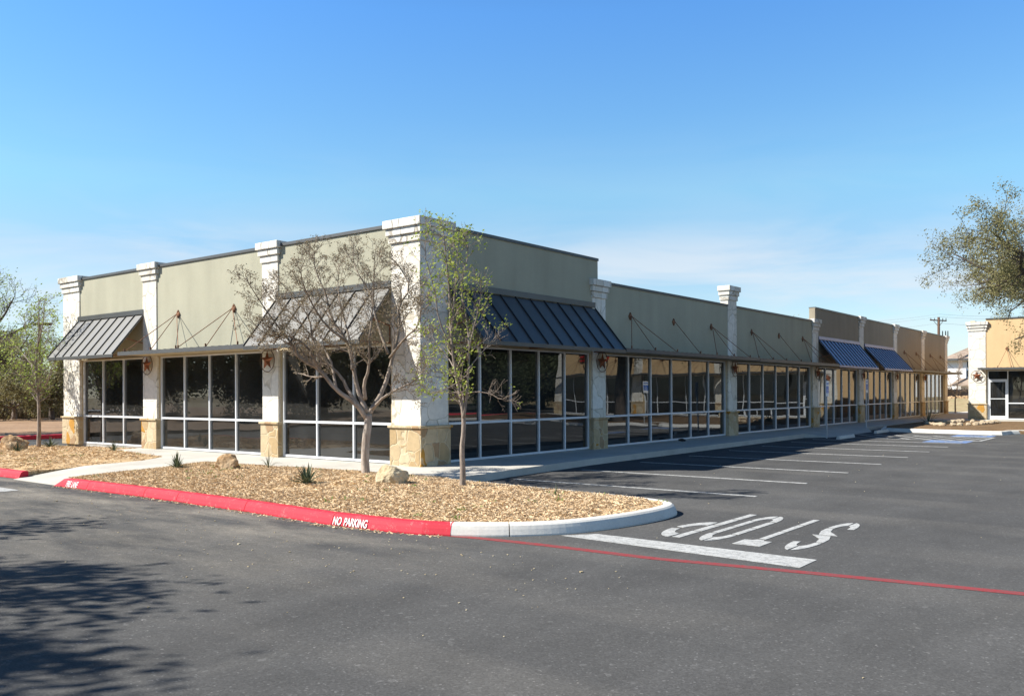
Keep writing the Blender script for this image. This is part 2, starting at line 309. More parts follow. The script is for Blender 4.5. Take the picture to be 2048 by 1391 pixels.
# ------------------------------------------------------------------ mesh helpers
class MB:
    def __init__(s): s.v = []; s.f = []
    def poly(s, pts):
        i = len(s.v); s.v += [tuple(p) for p in pts]; s.f.append(tuple(range(i, i + len(pts)))); return s
    def box(s, x0, x1, y0, y1, z0, z1):
        i = len(s.v)
        s.v += [(x0, y0, z0), (x1, y0, z0), (x1, y1, z0), (x0, y1, z0), (x0, y0, z1), (x1, y0, z1), (x1, y1, z1), (x0, y1, z1)]
        s.f += [tuple(i + k for k in q) for q in ((0, 3, 2, 1), (4, 5, 6, 7), (0, 1, 5, 4), (1, 2, 6, 5), (2, 3, 7, 6), (3, 0, 4, 7))]; return s
    def hexa(s, p):      # eight corner points in box order
        i = len(s.v); s.v += [tuple(q) for q in p]
        s.f += [tuple(i + k for k in q) for q in ((0, 3, 2, 1), (4, 5, 6, 7), (0, 1, 5, 4), (1, 2, 6, 5), (2, 3, 7, 6), (3, 0, 4, 7))]; return s
    def tube(s, pts, rad, n=6, cap=True):
        pts = [Vector(p) for p in pts]
        if not hasattr(rad, '__len__'): rad = [rad] * len(pts)
        i0 = len(s.v); ref = None
        for k, p in enumerate(pts):
            d = (pts[min(k + 1, len(pts) - 1)] - pts[max(k - 1, 0)])
            if d.length < 1e-9: d = Vector((0, 0, 1))
            d.normalize()
            if ref is None: ref = d.orthogonal().normalized()
            a = (ref - d * ref.dot(d))
            a = a.normalized() if a.length > 1e-6 else d.orthogonal().normalized()
            ref = a; b = d.cross(a)
            for j in range(n):
                t = 2 * math.pi * j / n; q = p + (a * math.cos(t) + b * math.sin(t)) * rad[k]
                s.v.append((q.x, q.y, q.z))
        for k in range(len(pts) - 1):
            for j in range(n):
                a = i0 + k * n + j; b = i0 + k * n + (j + 1) % n
                s.f.append((a, b, b + n, a + n))
        if cap and n > 3:
            s.f.append(tuple(i0 + j for j in reversed(range(n)))); s.f.append(tuple(i0 + (len(pts) - 1) * n + j for j in range(n)))
        return s
    def prism(s, poly, z0, z1, plane='xy', off=None):
        pts = poly; n = len(pts); i = len(s.v)
        for z in (z0, z1):
            for (a, b) in pts:
                s.v.append((a, b, z) if plane == 'xy' else ((a, z, b) if plane == 'xz' else (z, a, b)))
        s.f.append(tuple(i + k for k in reversed(range(n)))); s.f.append(tuple(i + n + k for k in range(n)))
        for k in range(n): s.f.append((i + k, i + (k + 1) % n, i + n + (k + 1) % n, i + n + k))
        return s
    def build(s, name, mat, parent=None, smooth=False, bevel=0.0, fixn=False):
        me = bpy.data.meshes.new(name); me.from_pydata(s.v, [], s.f)
        if fixn:
            bm = bmesh.new(); bm.from_mesh(me); bmesh.ops.recalc_face_normals(bm, faces=bm.faces); bm.to_mesh(me); bm.free()
        me.materials.append(MT[mat] if isinstance(mat, str) else mat)
        if smooth: me.polygons.foreach_set('use_smooth', [True] * len(me.polygons))
        me.update()
        o = bpy.data.objects.new(name, me); COL.objects.link(o)
        if bevel:
            b = o.modifiers.new('bevel', 'BEVEL'); b.width = bevel; b.segments = 2; b.limit_method = 'ANGLE'
        if parent: o.parent = parent
        return o

def tag(o, label=None, cat=None, group=None, kind=None):
    if label: o['label'] = label
    if cat: o['category'] = cat
    if group: o['group'] = group
    if kind: o['kind'] = kind
    return o
def thing(name, label, cat, loc=(0, 0, 0), rz=0, group=None):
    o = bpy.data.objects.new(name, None); COL.objects.link(o); o.location = loc; o.rotation_euler = (0, 0, rz)
    o.empty_display_size = 0.3
    return tag(o, label, cat, group)
def dup(root, loc, rz, label, group=None, scale=None):
    r = root.copy(); COL.objects.link(r); r.location = loc; r.rotation_euler = (0, 0, rz); r['label'] = label
    if scale: r.scale = scale
    for ch in list(root.children):
        c = ch.copy(); COL.objects.link(c); c.parent = r
        for g in list(ch.children):
            d = g.copy(); COL.objects.link(d); d.parent = c
    return r

def inside(poly, x, y):
    r = False; j = len(poly) - 1
    for i in range(len(poly)):
        xi, yi = poly[i]; xj, yj = poly[j]
        if (yi > y) != (yj > y) and x < (xj - xi) * (y - yi) / (yj - yi) + xi: r = not r
        j = i
    return r
def densify(poly, step):
    out = []
    for i in range(len(poly)):
        a = Vector(poly[i]); b = Vector(poly[(i + 1) % len(poly)]); n = max(1, int((b - a).length / step))
        for k in range(n): out.append(tuple(a + (b - a) * (k / n)))
    return out
def edgedist(poly, x, y):
    best = 1e9; p = Vector((x, y))
    for i in range(len(poly)):
        a = Vector(poly[i]); b = Vector(poly[(i + 1) % len(poly)]); d = b - a; L2 = d.length_squared
        t = 0 if L2 == 0 else max(0, min(1, (p - a).dot(d) / L2)); best = min(best, (a + d * t - p).length)
    return best
def sheet(name, outline, zf, step, mat, skirt=None, smooth=False):
    ol = densify(outline, step); n = len(ol)
    pts = [Vector(p) for p in ol]
    xs = [p[0] for p in ol]; ys = [p[1] for p in ol]
    x = min(xs)
    while x < max(xs):
        y = min(ys)
        while y < max(ys):
            px, py = x + random.uniform(-.3, .3) * step, y + random.uniform(-.3, .3) * step
            if inside(outline, px, py) and edgedist(outline, px, py) > step * 0.4: pts.append(Vector((px, py)))
            y += step
        x += step
    vs, es, fs, *_ = geometry.delaunay_2d_cdt(pts, [], [tuple(range(n))], 1, 1e-5)
    b = MB(); b.v = [(v.x, v.y, zf(v.x, v.y)) for v in vs]; b.f = [tuple(f) for f in fs]
    for i, f in enumerate(b.f):
        a, c, d = (Vector(b.v[k]) for k in f[:3])
        if (c - a).cross(d - a).z < 0: b.f[i] = tuple(reversed(f))
    if skirt is not None:
        for i in range(n):
            p, q = ol[i], ol[(i + 1) % n]
            b.poly([(p[0], p[1], skirt), (q[0], q[1], skirt), (q[0], q[1], zf(*q)), (p[0], p[1], zf(*p))])
    return b.build(name, mat, smooth=smooth)

def sweep(b, path, prof, taper=None):
    """profile (inward, z) swept along a path whose inside is on the left"""
    P = [Vector(p) for p in path]; n = len(prof); i0 = len(b.v)
    for k, p in enumerate(P):
        d0 = (P[k] - P[k - 1]).normalized() if k else None; d1 = (P[k + 1] - P[k]).normalized() if k < len(P) - 1 else None
        d = ((d0 or d1) + (d1 or d0)).normalized(); nl = Vector((-d.y, d.x))
        zs = taper(k) if taper else 1.0
        for (o, z) in prof:
            q = p + nl * o; b.v.append((q.x, q.y, z * zs if z > 0 else z))
    for k in range(len(P) - 1):
        for j in range(n):
            a = i0 + k * n + j; c = i0 + k * n + (j + 1) % n
            b.f.append((a, a + n, c + n, c))
    b.f.append(tuple(i0 + j for j in range(n))); b.f.append(tuple(i0 + (len(P) - 1) * n + j for j in reversed(range(n))))
KPROF = [(0.0, -0.03), (0.0, 0.02), (0.025, 0.085), (0.045, 0.125), (0.075, 0.147), (0.11, 0.153), (0.17, 0.155), (0.19, 0.148), (0.19, -0.03)]
def resample(path, step=0.25):
    P = [Vector(p) for p in path]; out = [P[0]]
    for a, b in zip(P, P[1:]):
        n = max(1, round((b - a).length / step))
        for k in range(1, n + 1): out.append(a + (b - a) * (k / n))
    return out
def smooth_path(path, it=2):
    P = [Vector(p) for p in path]
    for _ in range(it):
        Q = [P[0]]
        for a, b in zip(P, P[1:]): Q += [a * 0.75 + b * 0.25, a * 0.25 + b * 0.75]
        Q.append(P[-1]); P = Q
    return P
def split_gaps(path, cuts, gap=0.012):
    """cut a 2D path at arc lengths"""
    P = [Vector(p) for p in path]; segs = []; cur = [P[0]]; s = 0; cuts = sorted(cuts); ci = 0
    for a, b in zip(P, P[1:]):
        ln = (b - a).length; d = (b - a) / ln if ln else Vector((1, 0))
        while ci < len(cuts) and s <= cuts[ci] < s + ln:
            q = a + d * (cuts[ci] - s); cur.append(q - d * gap / 2); segs.append(cur); cur = [q + d * gap / 2]; ci += 1
        cur.append(b); s += ln
    segs.append(cur); return segs

# ------------------------------------------------------------------ ground, paving, kerbs
MB().poly([(-700, -700, -0.06), (700, -700, -0.06), (700, 700, -0.06), (-700, 700, -0.06)]).build('ground', 'ground')['kind'] = 'structure'
MB().poly([(-22.4, -60, 0), (60, -60, 0), (60, 66, 0), (-22.4, 66, 0)]).build('asphalt', 'asphalt')['kind'] = 'structure'
from mathutils import noise as mn
def nz2(x, y, s=1.0): return mn.noise(Vector((x * s, y * s, 3.7)))
dirt_ol = [(-22.65, -40), (-22.65, 66), (-75, 66), (-75, -40)]
sheet('dirt_field', dirt_ol, lambda x, y: 0.10 + 0.10 * nz2(x, y, .25) + max(0, -50 - x) * 0.012, 2.2, 'dirt', smooth=True)['kind'] = 'structure'

def ramp_z(x, y):
    if y < -4.2 and x < -3: return 0.15 - 0.143 * min(1, (-4.2 - y) / 1.55)
    return 0.15
walk_ol = [(-11.4, 0.3), (-11.4, -0.75), (-9.5, -1.1), (-7.61, -1.5), (-6.85, -2.5), (-6.45, -4.1), (-6.08, -5.74), (-4.0, -5.78), (-4.05, -5.3), (-4.33, -4.42), (-4.5, -3.5),
           (-4.85, -2.8), (-5.15, -2.2), (-4.9, -1.85), (-4.2, -1.8), (-3.24, -1.78), (-1.63, -1.55), (-0.67, -1.45), (0.18, -1.40), (1.35, -1.44), (2.12, -1.38), (2.12, -0.4),
           (1.98, 0.6), (1.76, 4), (1.70, 18.9), (-0.3, 18.9), (-0.3, 0.3)]
sheet('sidewalk', walk_ol, ramp_z, 0.7, 'walk', skirt=-0.03)['kind'] = 'structure'
def ramp2(x, y): return 0.15 - 0.143 * max(0, min(1, (x - 1.1) / 1.25)) * max(0, min(1, (y - 18.9) / 0.8)) * max(0, min(1, (26.0 - y) / 0.8))
walk2 = [(-0.3, 18.92), (1.7, 18.92), (2.4, 19.8), (2.4, 25.2), (1.9, 26.2), (1.9, 37.4), (24.6, 37.4), (24.6, 40.4), (3.3, 40.4), (3.3, 66), (-0.3, 66)]
sheet('sidewalk', walk2, ramp2, 0.7, 'walk', skirt=-0.03)['kind'] = 'structure'

red_path = resample([(-4.12, -5.83), (-3.6, -5.825), (-1, -5.78), (2, -5.85), (4, -5.97), (5.1, -5.92), (5.6, -5.84), (5.95, -5.70)], 0.3)
b = MB()
cuts = [1.25, 3.15, 4.2, 6.1, 8.2]
segs = split_gaps(red_path, cuts)
for i, sgm in enumerate(segs):
    sweep(b, sgm, KPROF, (lambda k: (0.12, 0.95, 1)[min(k, 2)]) if i == 0 else None)
b.build('red_kerb', 'redkerb', smooth=False)['kind'] = 'structure'
grey_path = [(5.955, -5.695)] + [tuple(p) for p in smooth_path([(5.96, -5.69), (6.3, -5.50), (6.62, -5.24), (6.88, -4.95), (7.08, -4.6), (7.24, -4.1), (7.36, -3.5), (7.40, -2.9), (7.34, -2.4), (7.12, -2.08), (6.75, -1.92), (6.3, -1.84), (5.5, -1.74), (4, -1.60), (2.6, -1.45), (2.14, -1.39)], 2)]
b = MB()
for sgm in split_gaps(grey_path, [0.72, 3.9, 6.6, 9.0]): sweep(b, sgm, KPROF)
b.build('kerb', 'kerb')['kind'] = 'structure'
b = MB()
for sgm in split_gaps(resample([(-16.9, -5.9), (-12, -5.75), (-6.12, -5.62), ], 0.4), [2.5, 5.0, 7.6]): sweep(b, sgm, KPROF, (lambda k: 1.0))
b.build('red_kerb', 'redkerb')['kind'] = 'structure'
b = MB(); sweep(b, resample([(-22.35, 66), (-22.35, -1.5)], 2.0), [(0, -0.03), (0.0, 0.02), (-0.03, 0.15), (-0.2, 0.17), (-0.22, -0.03)])
b.v = [(x, y, z) for x, y, z in b.v]
b.build('red_kerb', 'redkerb', fixn=True)['kind'] = 'structure'

b = MB(); sweep(b, resample([(24.3, 38.2), (27, 36.2), (33, 32.0)], .5), KPROF); b.build('red_kerb', 'redkerb')['kind'] = 'structure'
isl_in = [(-3.85, -5.62), (-1, -5.58), (2, -5.65), (4, -5.77), (5.1, -5.72), (5.6, -5.63), (5.9, -5.5), (6.25, -5.28), (6.5, -5.08), (6.75, -4.8), (6.92, -4.5), (7.05, -4.05), (7.16, -3.5), (7.2, -2.9), (7.14, -2.5),
          (6.98, -2.24), (6.7, -2.12), (6.3, -2.04), (5.5, -1.94), (4, -1.80), (2.6, -1.64), (2.14, -1.57), (2.1, -1.40), (1.35, -1.46), (0.18, -1.42), (-0.67, -1.47), (-1.63, -1.57), (-3.24, -1.80), (-4.2, -1.82), (-4.9, -1.87), (-5.13, -2.2), (-4.83, -2.8), (-4.48, -3.5), (-4.31, -4.42), (-4.03, -5.3), (-3.95, -5.6)]
left_in = [(-17.7, -5.68), (-12, -5.54), (-6.2, -5.44), (-6.47, -4.1), (-6.87, -2.5), (-7.63, -1.48), (-9.5, -1.08), (-11.4, -0.73), (-11.42, 0.1), (-16.6, 0.1), (-17.4, 0.1), (-17.7, -0.6)]
def mz(ol, top):
    def f(x, y):
        d = edgedist(ol, x, y); return 0.135 + (top - 0.135) * (1 - math.exp(-d / 0.7)) + 0.022 * nz2(x, y, 1.7) * min(1, d * 2)
    return f
zi = mz(isl_in, 0.235); zl0 = mz(left_in, 0.20)
def zl(x, y): k = max(0.0, min(1.0, (x + 16.5) / 6.0)) if y > -4.6 else max(0, min(1, (-4.6 - y))) + max(0.0, min(1.0, (x + 16.5) / 6.0)) * max(0, 1 - max(0, -4.6 - y)); return 0.03 + (zl0(x, y) - 0.03) * min(1, k)
sheet('mulch_bed', isl_in, zi, 0.22, 'mulch', skirt=-0.03, smooth=True)['kind'] = 'structure'
sheet('mulch_bed', left_in, zl, 0.35, 'mulch', skirt=-0.03, smooth=True)['kind'] = 'structure'
def straw(ol, zf, count, lmin, lmax):
    b = MB(); xs = [p[0] for p in ol]; ys = [p[1] for p in ol]; n = 0
    while n < count:
        x = random.uniform(min(xs), max(xs)); y = random.uniform(min(ys), max(ys))
        if not inside(ol, x, y): continue
        n += 1
        if nz2(x, y, .9) + .5 * nz2(x, y, 3.1) < -.34 and random.random() < .8: continue
        z = zf(x, y) + random.uniform(0.002, 0.02); a = random.uniform(0, math.pi); l = random.uniform(lmin, lmax) / 2; wd = random.uniform(0.0012, 0.003)
        t = random.gauss(0, 0.3); dx, dy, dz = math.cos(a) * l, math.sin(a) * l, l * t
        nx, ny = -math.sin(a) * wd, math.cos(a) * wd; r = random.uniform(-0.006, 0.006)
        b.poly([(x - dx - nx, y - dy - ny, z - dz - r), (x + dx - nx, y + dy - ny, z + dz - r), (x + dx + nx, y + dy + ny, z + dz + r), (x - dx + nx, y - dy + ny, z - dz + r)])
    return b
tag(straw(isl_in, zi, 140000, 0.03, 0.09).build('mulch_straw', 'chip'), 'loose dry straw mulch covering the kerbed island bed', 'mulch', kind='stuff')
tag(straw(left_in, zl, 14000, 0.07, 0.16).build('mulch_straw', 'chip'), 'loose dry straw mulch covering the bed left of the walk', 'mulch', kind='stuff')
gut = [(-3.9, -5.86), (-1, -5.82), (2, -5.89), (4, -6.01), (5.1, -5.96), (5.9, -5.75), (5.95, -5.9), (5.1, -6.12), (4, -6.16), (2, -6.03), (-1, -5.95), (-3.9, -5.97)]
sp_ = straw(gut, lambda x, y: 0.003, 800, 0.02, 0.06); tag(sp_.build('mulch_straw', 'chip'), 'loose straw washed into the gutter along the red kerb', 'mulch', kind='stuff')
# loose gravel flecks on the asphalt
b = MB()
for _ in range(420):
    k = random.random()
    if k < 0.75: x, y = random.uniform(-6, 9), -6.0 - abs(random.gauss(0, 1.6))
    else: x, y = random.uniform(2, 13), random.uniform(-9, 20)
    if inside(isl_in, x, y) or (x < 2.3 and y > -6): continue
    s = random.uniform(0.004, 0.011) * (1.8 if random.random() < 0.05 else 1); a = random.uniform(0, 6.28)
    p = [(x + s * random.uniform(.7, 1.4) * math.cos(a + q), y + s * random.uniform(.7, 1.4) * math.sin(a + q)) for q in (0, 1.57, 3.14, 4.71)]
    b.prism(p, 0.001, s * 0.7)
tag(b.build('gravel', 'paleboulder'), 'pale loose gravel flecks scattered over the dark asphalt', 'gravel', kind='stuff')

# north island (in front of the orange building)
nis = [(2.6, 25.7), (7.0, 24.75), (7.5, 25.1), (7.6, 26.0), (12, 26.3), (20, 26.3), (26, 26.3), (26, 37.2), (2.1, 37.2), (2.1, 28.4)]
nin = [(2.8, 25.95), (6.9, 25.0), (7.25, 25.25), (7.35, 26.25), (12, 26.55), (20, 26.55), (25.8, 26.55), (25.8, 37.2), (2.1, 37.2), (2.1, 28.4)]
zn = mz(nin, 0.22)
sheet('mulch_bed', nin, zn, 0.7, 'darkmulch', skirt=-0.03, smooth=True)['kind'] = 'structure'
b = MB()
for sgm in split_gaps(resample([(2.12, 27.9), (2.6, 25.75), (4.6, 25.25), (7.0, 24.78), (7.35, 24.9), (7.48, 25.3), (7.55, 26.0), (7.8, 26.3), (12, 26.32), (26, 26.32)], 0.35), [4.5, 8, 11, 15, 19]): sweep(b, sgm, KPROF)
b.build('kerb', 'kerb')['kind'] = 'structure'

# ------------------------------------------------------------------ painted markings
def mark(name, polys, mat, label, cat, z=0.005, group=None, h=0.003):
    b = MB()
    for p in polys:
        a = sum(p[i][0] * p[(i + 1) % len(p)][1] - p[(i + 1) % len(p)][0] * p[i][1] for i in range(len(p)))
        b.prism(p if a > 0 else p[::-1], z - h, z)
    return tag(b.build(name, mat), label, cat, group)
def strip(p, q, wd):
    p, q = Vector(p), Vector(q); d = (q - p).normalized(); n = Vector((-d.y, d.x)) * wd / 2
    return [tuple(p - n), tuple(q - n), tuple(q + n), tuple(p + n)]
ORD = ['nearest', 'second', 'third', 'fourth', 'fifth', 'sixth', 'seventh', 'eighth']
for i, y in enumerate([0.31, 2.83, 5.47, 8.12, 10.77, 13.3, 15.9, 18.05]):
    mark('parking_stripe', [strip((2.3, y), (7.38 - 0.03 * i, y + 0.02), 0.105)], 'stripe', f'thin white parking stripe on asphalt, {ORD[i]} from the mulch island', 'parking stripe', group='parking stripes along the shaded walk')
mark('stop_bar', [[(7.02, -4.86), (7.30, -4.50), (10.02, -4.56), (10.02, -5.06)]], 'white', 'broad white stop bar beside the red line and kerb nose', 'stop line')
mark('stop_bar', [strip((-9.0, -6.78), (-3.82, -6.78), 0.42)], 'white', 'white bar on the asphalt at the left edge of the picture', 'stop line')
red_pts = [(5.86, -5.67), (6.5, -5.585), (7.29, -5.52), (8.61, -5.49), (10.08, -5.26), (10.97, -5.14), (11.94, -5.02), (14.5, -4.75), (20, -4.4)]
mark('fire_lane_line', [strip(a, b_, 0.125) for a, b_ in zip(red_pts, red_pts[1:])], 'redline', 'long worn red line across the asphalt from the kerb nose', 'painted line')
# STOP stencil, read from the parking lot (u to -x, v to -y)
def ell(cx, cy, ru, rv, a0, a1, n=10): return [(cx + ru * math.cos(R(a0 + (a1 - a0) * k / n)), cy + rv * math.sin(R(a0 + (a1 - a0) * k / n))) for k in range(n + 1)]
def arcpiece(cx, cy, ru, rv, tu, tv, a0, a1): return ell(cx, cy, ru, rv, a0, a1) + ell(cx, cy, ru - tu, rv - tv, a1, a0)
def rect(u0, u1, v0, v1): return [(u0, v0), (u1, v0), (u1, v1), (u0, v1)]
H_ = 2.42; G = 0.022
def letter_P():
    P = [rect(0, .12, v0 + G, v1 - G) for v0, v1 in ((0, .62), (.62, 1.22), (1.22, 1.82), (1.82, 2.42))]
    P += [arcpiece(.16, 1.72, .32, .70, .12, .30, -90, -6), arcpiece(.16, 1.72, .32, .70, .12, .30, 6, 90)]; return P
def letter_O():
    P = [rect(u, u + .12, v0 + G, v1 - G) for u in (0, .36) for v0, v1 in ((.6, 1.21), (1.21, 1.82))]
    for cy, a in ((.6, 180), (1.82, 0)):
        P += [arcpiece(.24, cy, .24, .6, .12, .30, a + 4, a + 86), arcpiece(.24, cy, .24, .6, .12, .30, a + 94, a + 176)]
    return P
def letter_T():
    return [rect(.18, .30, v0 + G, v1 - G) for v0, v1 in ((0, .6), (.6, 1.25), (1.25, 1.95))] + [[(0, 2.42), (0, 2.05), (.14, 2.05), (.18, 1.98), (.30, 1.98), (.34, 2.05), (.48, 2.05), (.48, 2.42)]]
def letter_S():
    P = [arcpiece(.24, 1.80, .24, .62, .12, .30, 4, 84), arcpiece(.24, 1.80, .24, .62, .12, .30, 96, 180)]
    P += [[(0, 1.76), (.12, 1.76), (.20, 1.50), (.46, 1.24), (.12, 1.24), (.02, 1.5)], [(.02, 1.20), (.36, 1.20), (.46, .92), (.48, .66), (.36, .66), (.28, .92)]]
    P += [arcpiece(.24, .62, .24, .62, .12, .30, 276, 360), arcpiece(.24, .62, .24, .62, .12, .30, 184, 264)]; return P
sp = []
for x0, L_, us in ((9.735, letter_S, .65), (9.245, letter_T, .69), (8.725, letter_O, .72), (8.24, letter_P, .88)):
    for p in L_(): sp.append([(x0 - u * us, -1.74 - v) for u, v in p])
mark('stop_lettering', sp, 'white', 'white stencilled word STOP painted on the asphalt upside down', 'road lettering')
# accessible bay: hatching and blue symbol panels
hp = [strip((2.45, 19.95), (7.4, 19.95), 0.11), strip((2.45, 22.75), (7.4, 22.75), 0.11), strip((7.4, 19.95), (7.4, 22.75), 0.11)]
for k in range(7):
    x0 = 2.5 + k * 0.72; hp.append(strip((x0, 22.65), (min(x0 + 1.9, 7.3), 22.65 - 2.6 * (min(x0 + 1.9, 7.3) - x0) / 1.9), 0.11))
mark('hatched_aisle', hp, 'stripe', 'white diagonal hatching of the aisle between two blue panels', 'road marking', z=0.006)
def wheelchair(cx, cy, s):
    P = []
    def t(p): return [(cx - v * s, cy + u * s) for u, v in p]
    P.append(t(ell(0, .82, .09, .09, 0, 360, 12)[:-1])); P.append(t([(-.05, .7), (.06, .7), (.09, .35), (.32, .35), (.46, .02), (.55, .06), (.38, .45), (.03, .45)]))
    P.append(t(arcpiece(.08, .26, .30, .30, .07, .07, 100, 330))); P.append(t([(.05, .60), (.30, .60), (.30, .53), (.05, .53)])); return P
for cy, lab in ((19.1, 'blue panel with white wheelchair symbol on asphalt before the hatching'), (23.6, 'blue panel with white wheelchair symbol beside the far planted island kerb')):
    pr = mark('accessible_symbol', [[(5.9, cy - .68), (7.25, cy - .68), (7.25, cy + .68), (5.9, cy + .68)]], 'blue', lab, 'road marking')
    s_ = mark('wheelchair_figure', wheelchair(7.0, cy - .1, 0.95), 'white', None, None, z=0.0095); s_.parent = pr

# ------------------------------------------------------------------ lettering meshes
def text_mesh(name, txt, mat, size=1.0, ext=0.0, bold=0.0, sx=1.0):
    cu = bpy.data.curves.new(name, 'FONT'); cu.body = txt; cu.size = size; cu.extrude = ext; cu.offset = bold; cu.align_x = 'LEFT'; cu.space_word = 1.5; cu.resolution_u = 3
    tmp = bpy.data.objects.new('tmp_text', cu); COL.objects.link(tmp)
    dg = bpy.context.evaluated_depsgraph_get(); me = bpy.data.meshes.new_from_object(tmp.evaluated_get(dg))
    bpy.data.objects.remove(tmp); bpy.data.curves.remove(cu)
    me.transform(Matrix.Diagonal((sx, 1, 1, 1))); me.materials.clear(); me.materials.append(MT[mat]); me.name = name
    o = bpy.data.objects.new(name, me); COL.objects.link(o); return o
def place(o, origin, xdir, ydir):
    x = Vector(xdir).normalized(); y = (Vector(ydir) - x * Vector(ydir).dot(x)).normalized(); z = x.cross(y)
    m = Matrix((x, y, z)).transposed().to_4x4(); m.translation = Vector(origin); o.matrix_world = m; return o
# kerb face leans from (0,.02) to (.045,.125)
o = text_mesh('kerb_lettering', 'FIRE LANE', 'kerbwhite', 0.165, 0.002, 0.001, 0.54)
place(o, (-3.64, -5.826, 0.018), (1, 0.017, 0), (0.0, 0.05, 0.105)); o.location += Vector((0, -0.006, 0)); tag(o, 'white stencilled words FIRE LANE on the red kerb', 'kerb lettering')
o = text_mesh('kerb_lettering', 'NO PARKING', 'kerbwhite', 0.150, 0.002, 0.002, 0.68)
place(o, (4.10, -5.966, 0.018), (1, 0.04, 0), (0.0, 0.04, 0.105)); o.location += Vector((0, -0.008, 0)); tag(o, 'white stencilled words NO PARKING on the red kerb', 'kerb lettering')

# ------------------------------------------------------------------ retail building
ZB = 0.15
def axes(side):
    """map (s along the facade, d outward from the pier face, z) to world"""
    if side == 'south': return lambda s, d, z: (s, -d, z)
    if side == 'east': return lambda s, d, z: (d, s, z)
    if side == 'north_shop': return lambda s, d, z: (s, 40.0 - d, z)
def fbox(b, T, s0, s1, d0, d1, z0, z1):
    p = [T(s0, d0, z0), T(s1, d1, z1)]
    b.box(*sorted((p[0][0], p[1][0])), *sorted((p[0][1], p[1][1])), *sorted((p[0][2], p[1][2])))
def pier(T, root, s0, s1, ztop, depth=0.30, base=True, capx=0.0, extra=None):
    b = MB(); fbox(b, T, s0, s1, -depth, -0.03, ZB, ztop - 0.50); p = b.build('pier', 'stone', root, bevel=0.012)
    c = MB()
    for i, (o_, z0, z1) in enumerate(((0.036, ztop - 0.51, ztop - 0.34), (0.078, ztop - 0.34, ztop - 0.185), (0.122, ztop - 0.185, ztop))):
        fbox(c, T, s0 - o_, s1 + o_, -depth - o_ * 0.5, -0.03 + o_, z0 + 0.002 * i, z1)
    c.build('pier_cap', 'capstone', p, bevel=0.014)
    c = MB(); fbox(c, T, s0 - 0.035, s1 + 0.035, -depth + 0.05, 0.01, ZB - 0.02, 0.975); fbox(c, T, s0 - 0.065, s1 + 0.065, -depth + 0.05, 0.05, 0.976, 1.035)
    c.build('pier_base', 'tan', p, bevel=0.014)
    return p
def window(T, root, s0, s1, n, z0=0.17, z1=2.85, mid=1.05, rec=-0.12, door=None):
    b = MB(); g = MB(); w_ = 0.05; dp = 0.12
    xs = [s0 + (s1 - s0) * k / n for k in range(n + 1)]
    for k, x in enumerate(xs):
        a0, a1 = (x, x + w_) if k == 0 else ((x - w_, x) if k == n else (x - w_ / 2, x + w_ / 2))
        fbox(b, T, a0, a1, rec - dp, rec, z0, z1)
    for k in range(n):
        a0 = xs[k] + (w_ if k == 0 else w_ / 2); a1 = xs[k + 1] - (w_ if k == n - 1 else w_ / 2)
        zz = [(z0, z0 + .055), (mid - .028, mid + .028), (z1 - .055, z1)]
        if door == k: zz = [(z0, z0 + .03), (2.30, 2.36), (z1 - .055, z1)]
        for q0, q1 in zz: fbox(b, T, a0, a1, rec - dp + 0.004, rec - 0.004, q0, q1)
        for q0, q1 in ((zz[0][1], zz[1][0]), (zz[1][1], zz[2][0])):
            if door == k and q0 < 1: continue
            j = [random.uniform(-.0022, .0022) for _ in range(4)]; d = rec - 0.05
            # each pane sits very slightly askew in its gasket
            tl, tt = random.gauss(0, 0.0022), random.gauss(0, 0.0016)
            wv, hv = (a1 - a0) / 2, (q1 - q0) / 2
            P = [T(a0, d - tl * wv - tt * hv, q0), T(a1, d + tl * wv - tt * hv, q0), T(a1, d + tl * wv + tt * hv, q1), T(a0, d - tl * wv + tt * hv, q1)]
            g.poly(P)
    f = b.build('window', 'alu', root, bevel=0.004); g.build('pane', 'glass', f); return f
def awning(T, root, s0, s1, seams, mat='roof', ztop=4.10, zev=2.90, out=0.92, hh=0.032, rw=0.008):
    p = MB(); th = 0.03
    d0, z0, d1, z1 = -0.055, ztop, out, zev
    p.hexa([T(s0, d0, z0 - th), T(s1, d0, z0 - th), T(s1, d1, z1 - th), T(s0, d1, z1 - th), T(s0, d0, z0), T(s1, d0, z0), T(s1, d1, z1), T(s0, d1, z1)])
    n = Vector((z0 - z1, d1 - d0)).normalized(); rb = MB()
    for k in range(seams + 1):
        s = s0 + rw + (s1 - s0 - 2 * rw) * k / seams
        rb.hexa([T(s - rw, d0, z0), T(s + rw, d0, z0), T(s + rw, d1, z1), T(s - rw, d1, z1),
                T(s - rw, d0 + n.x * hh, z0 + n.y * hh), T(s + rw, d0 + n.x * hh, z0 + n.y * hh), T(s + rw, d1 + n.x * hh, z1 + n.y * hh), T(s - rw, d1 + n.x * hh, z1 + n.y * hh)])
    fbox(p, T, s0, s1, out - 0.02, out + 0.012, zev - 0.09, zev - 0.032)
    a = p.build('awning', mat, root, fixn=True)
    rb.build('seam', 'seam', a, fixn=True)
    q = MB(); fbox(q, T, s0 - 0.0, s1 + 0.0, -0.058, -0.015, ztop + 0.01, ztop + 0.15); q.build('flashing', mat, a)
    for s in (s0 + 0.06, (s0 + s1) / 2, s1 - 0.06):
        q = MB(); q.tube([T(s, out - 0.03, zev - 0.03), T(s, -0.05, zev - 0.03), T(s, -0.05, zev + .35), T(s, out * 0.55, (zev + ztop) / 2 - .12)], 0.02, 6); q.build('brace', 'rust', a)
    return a
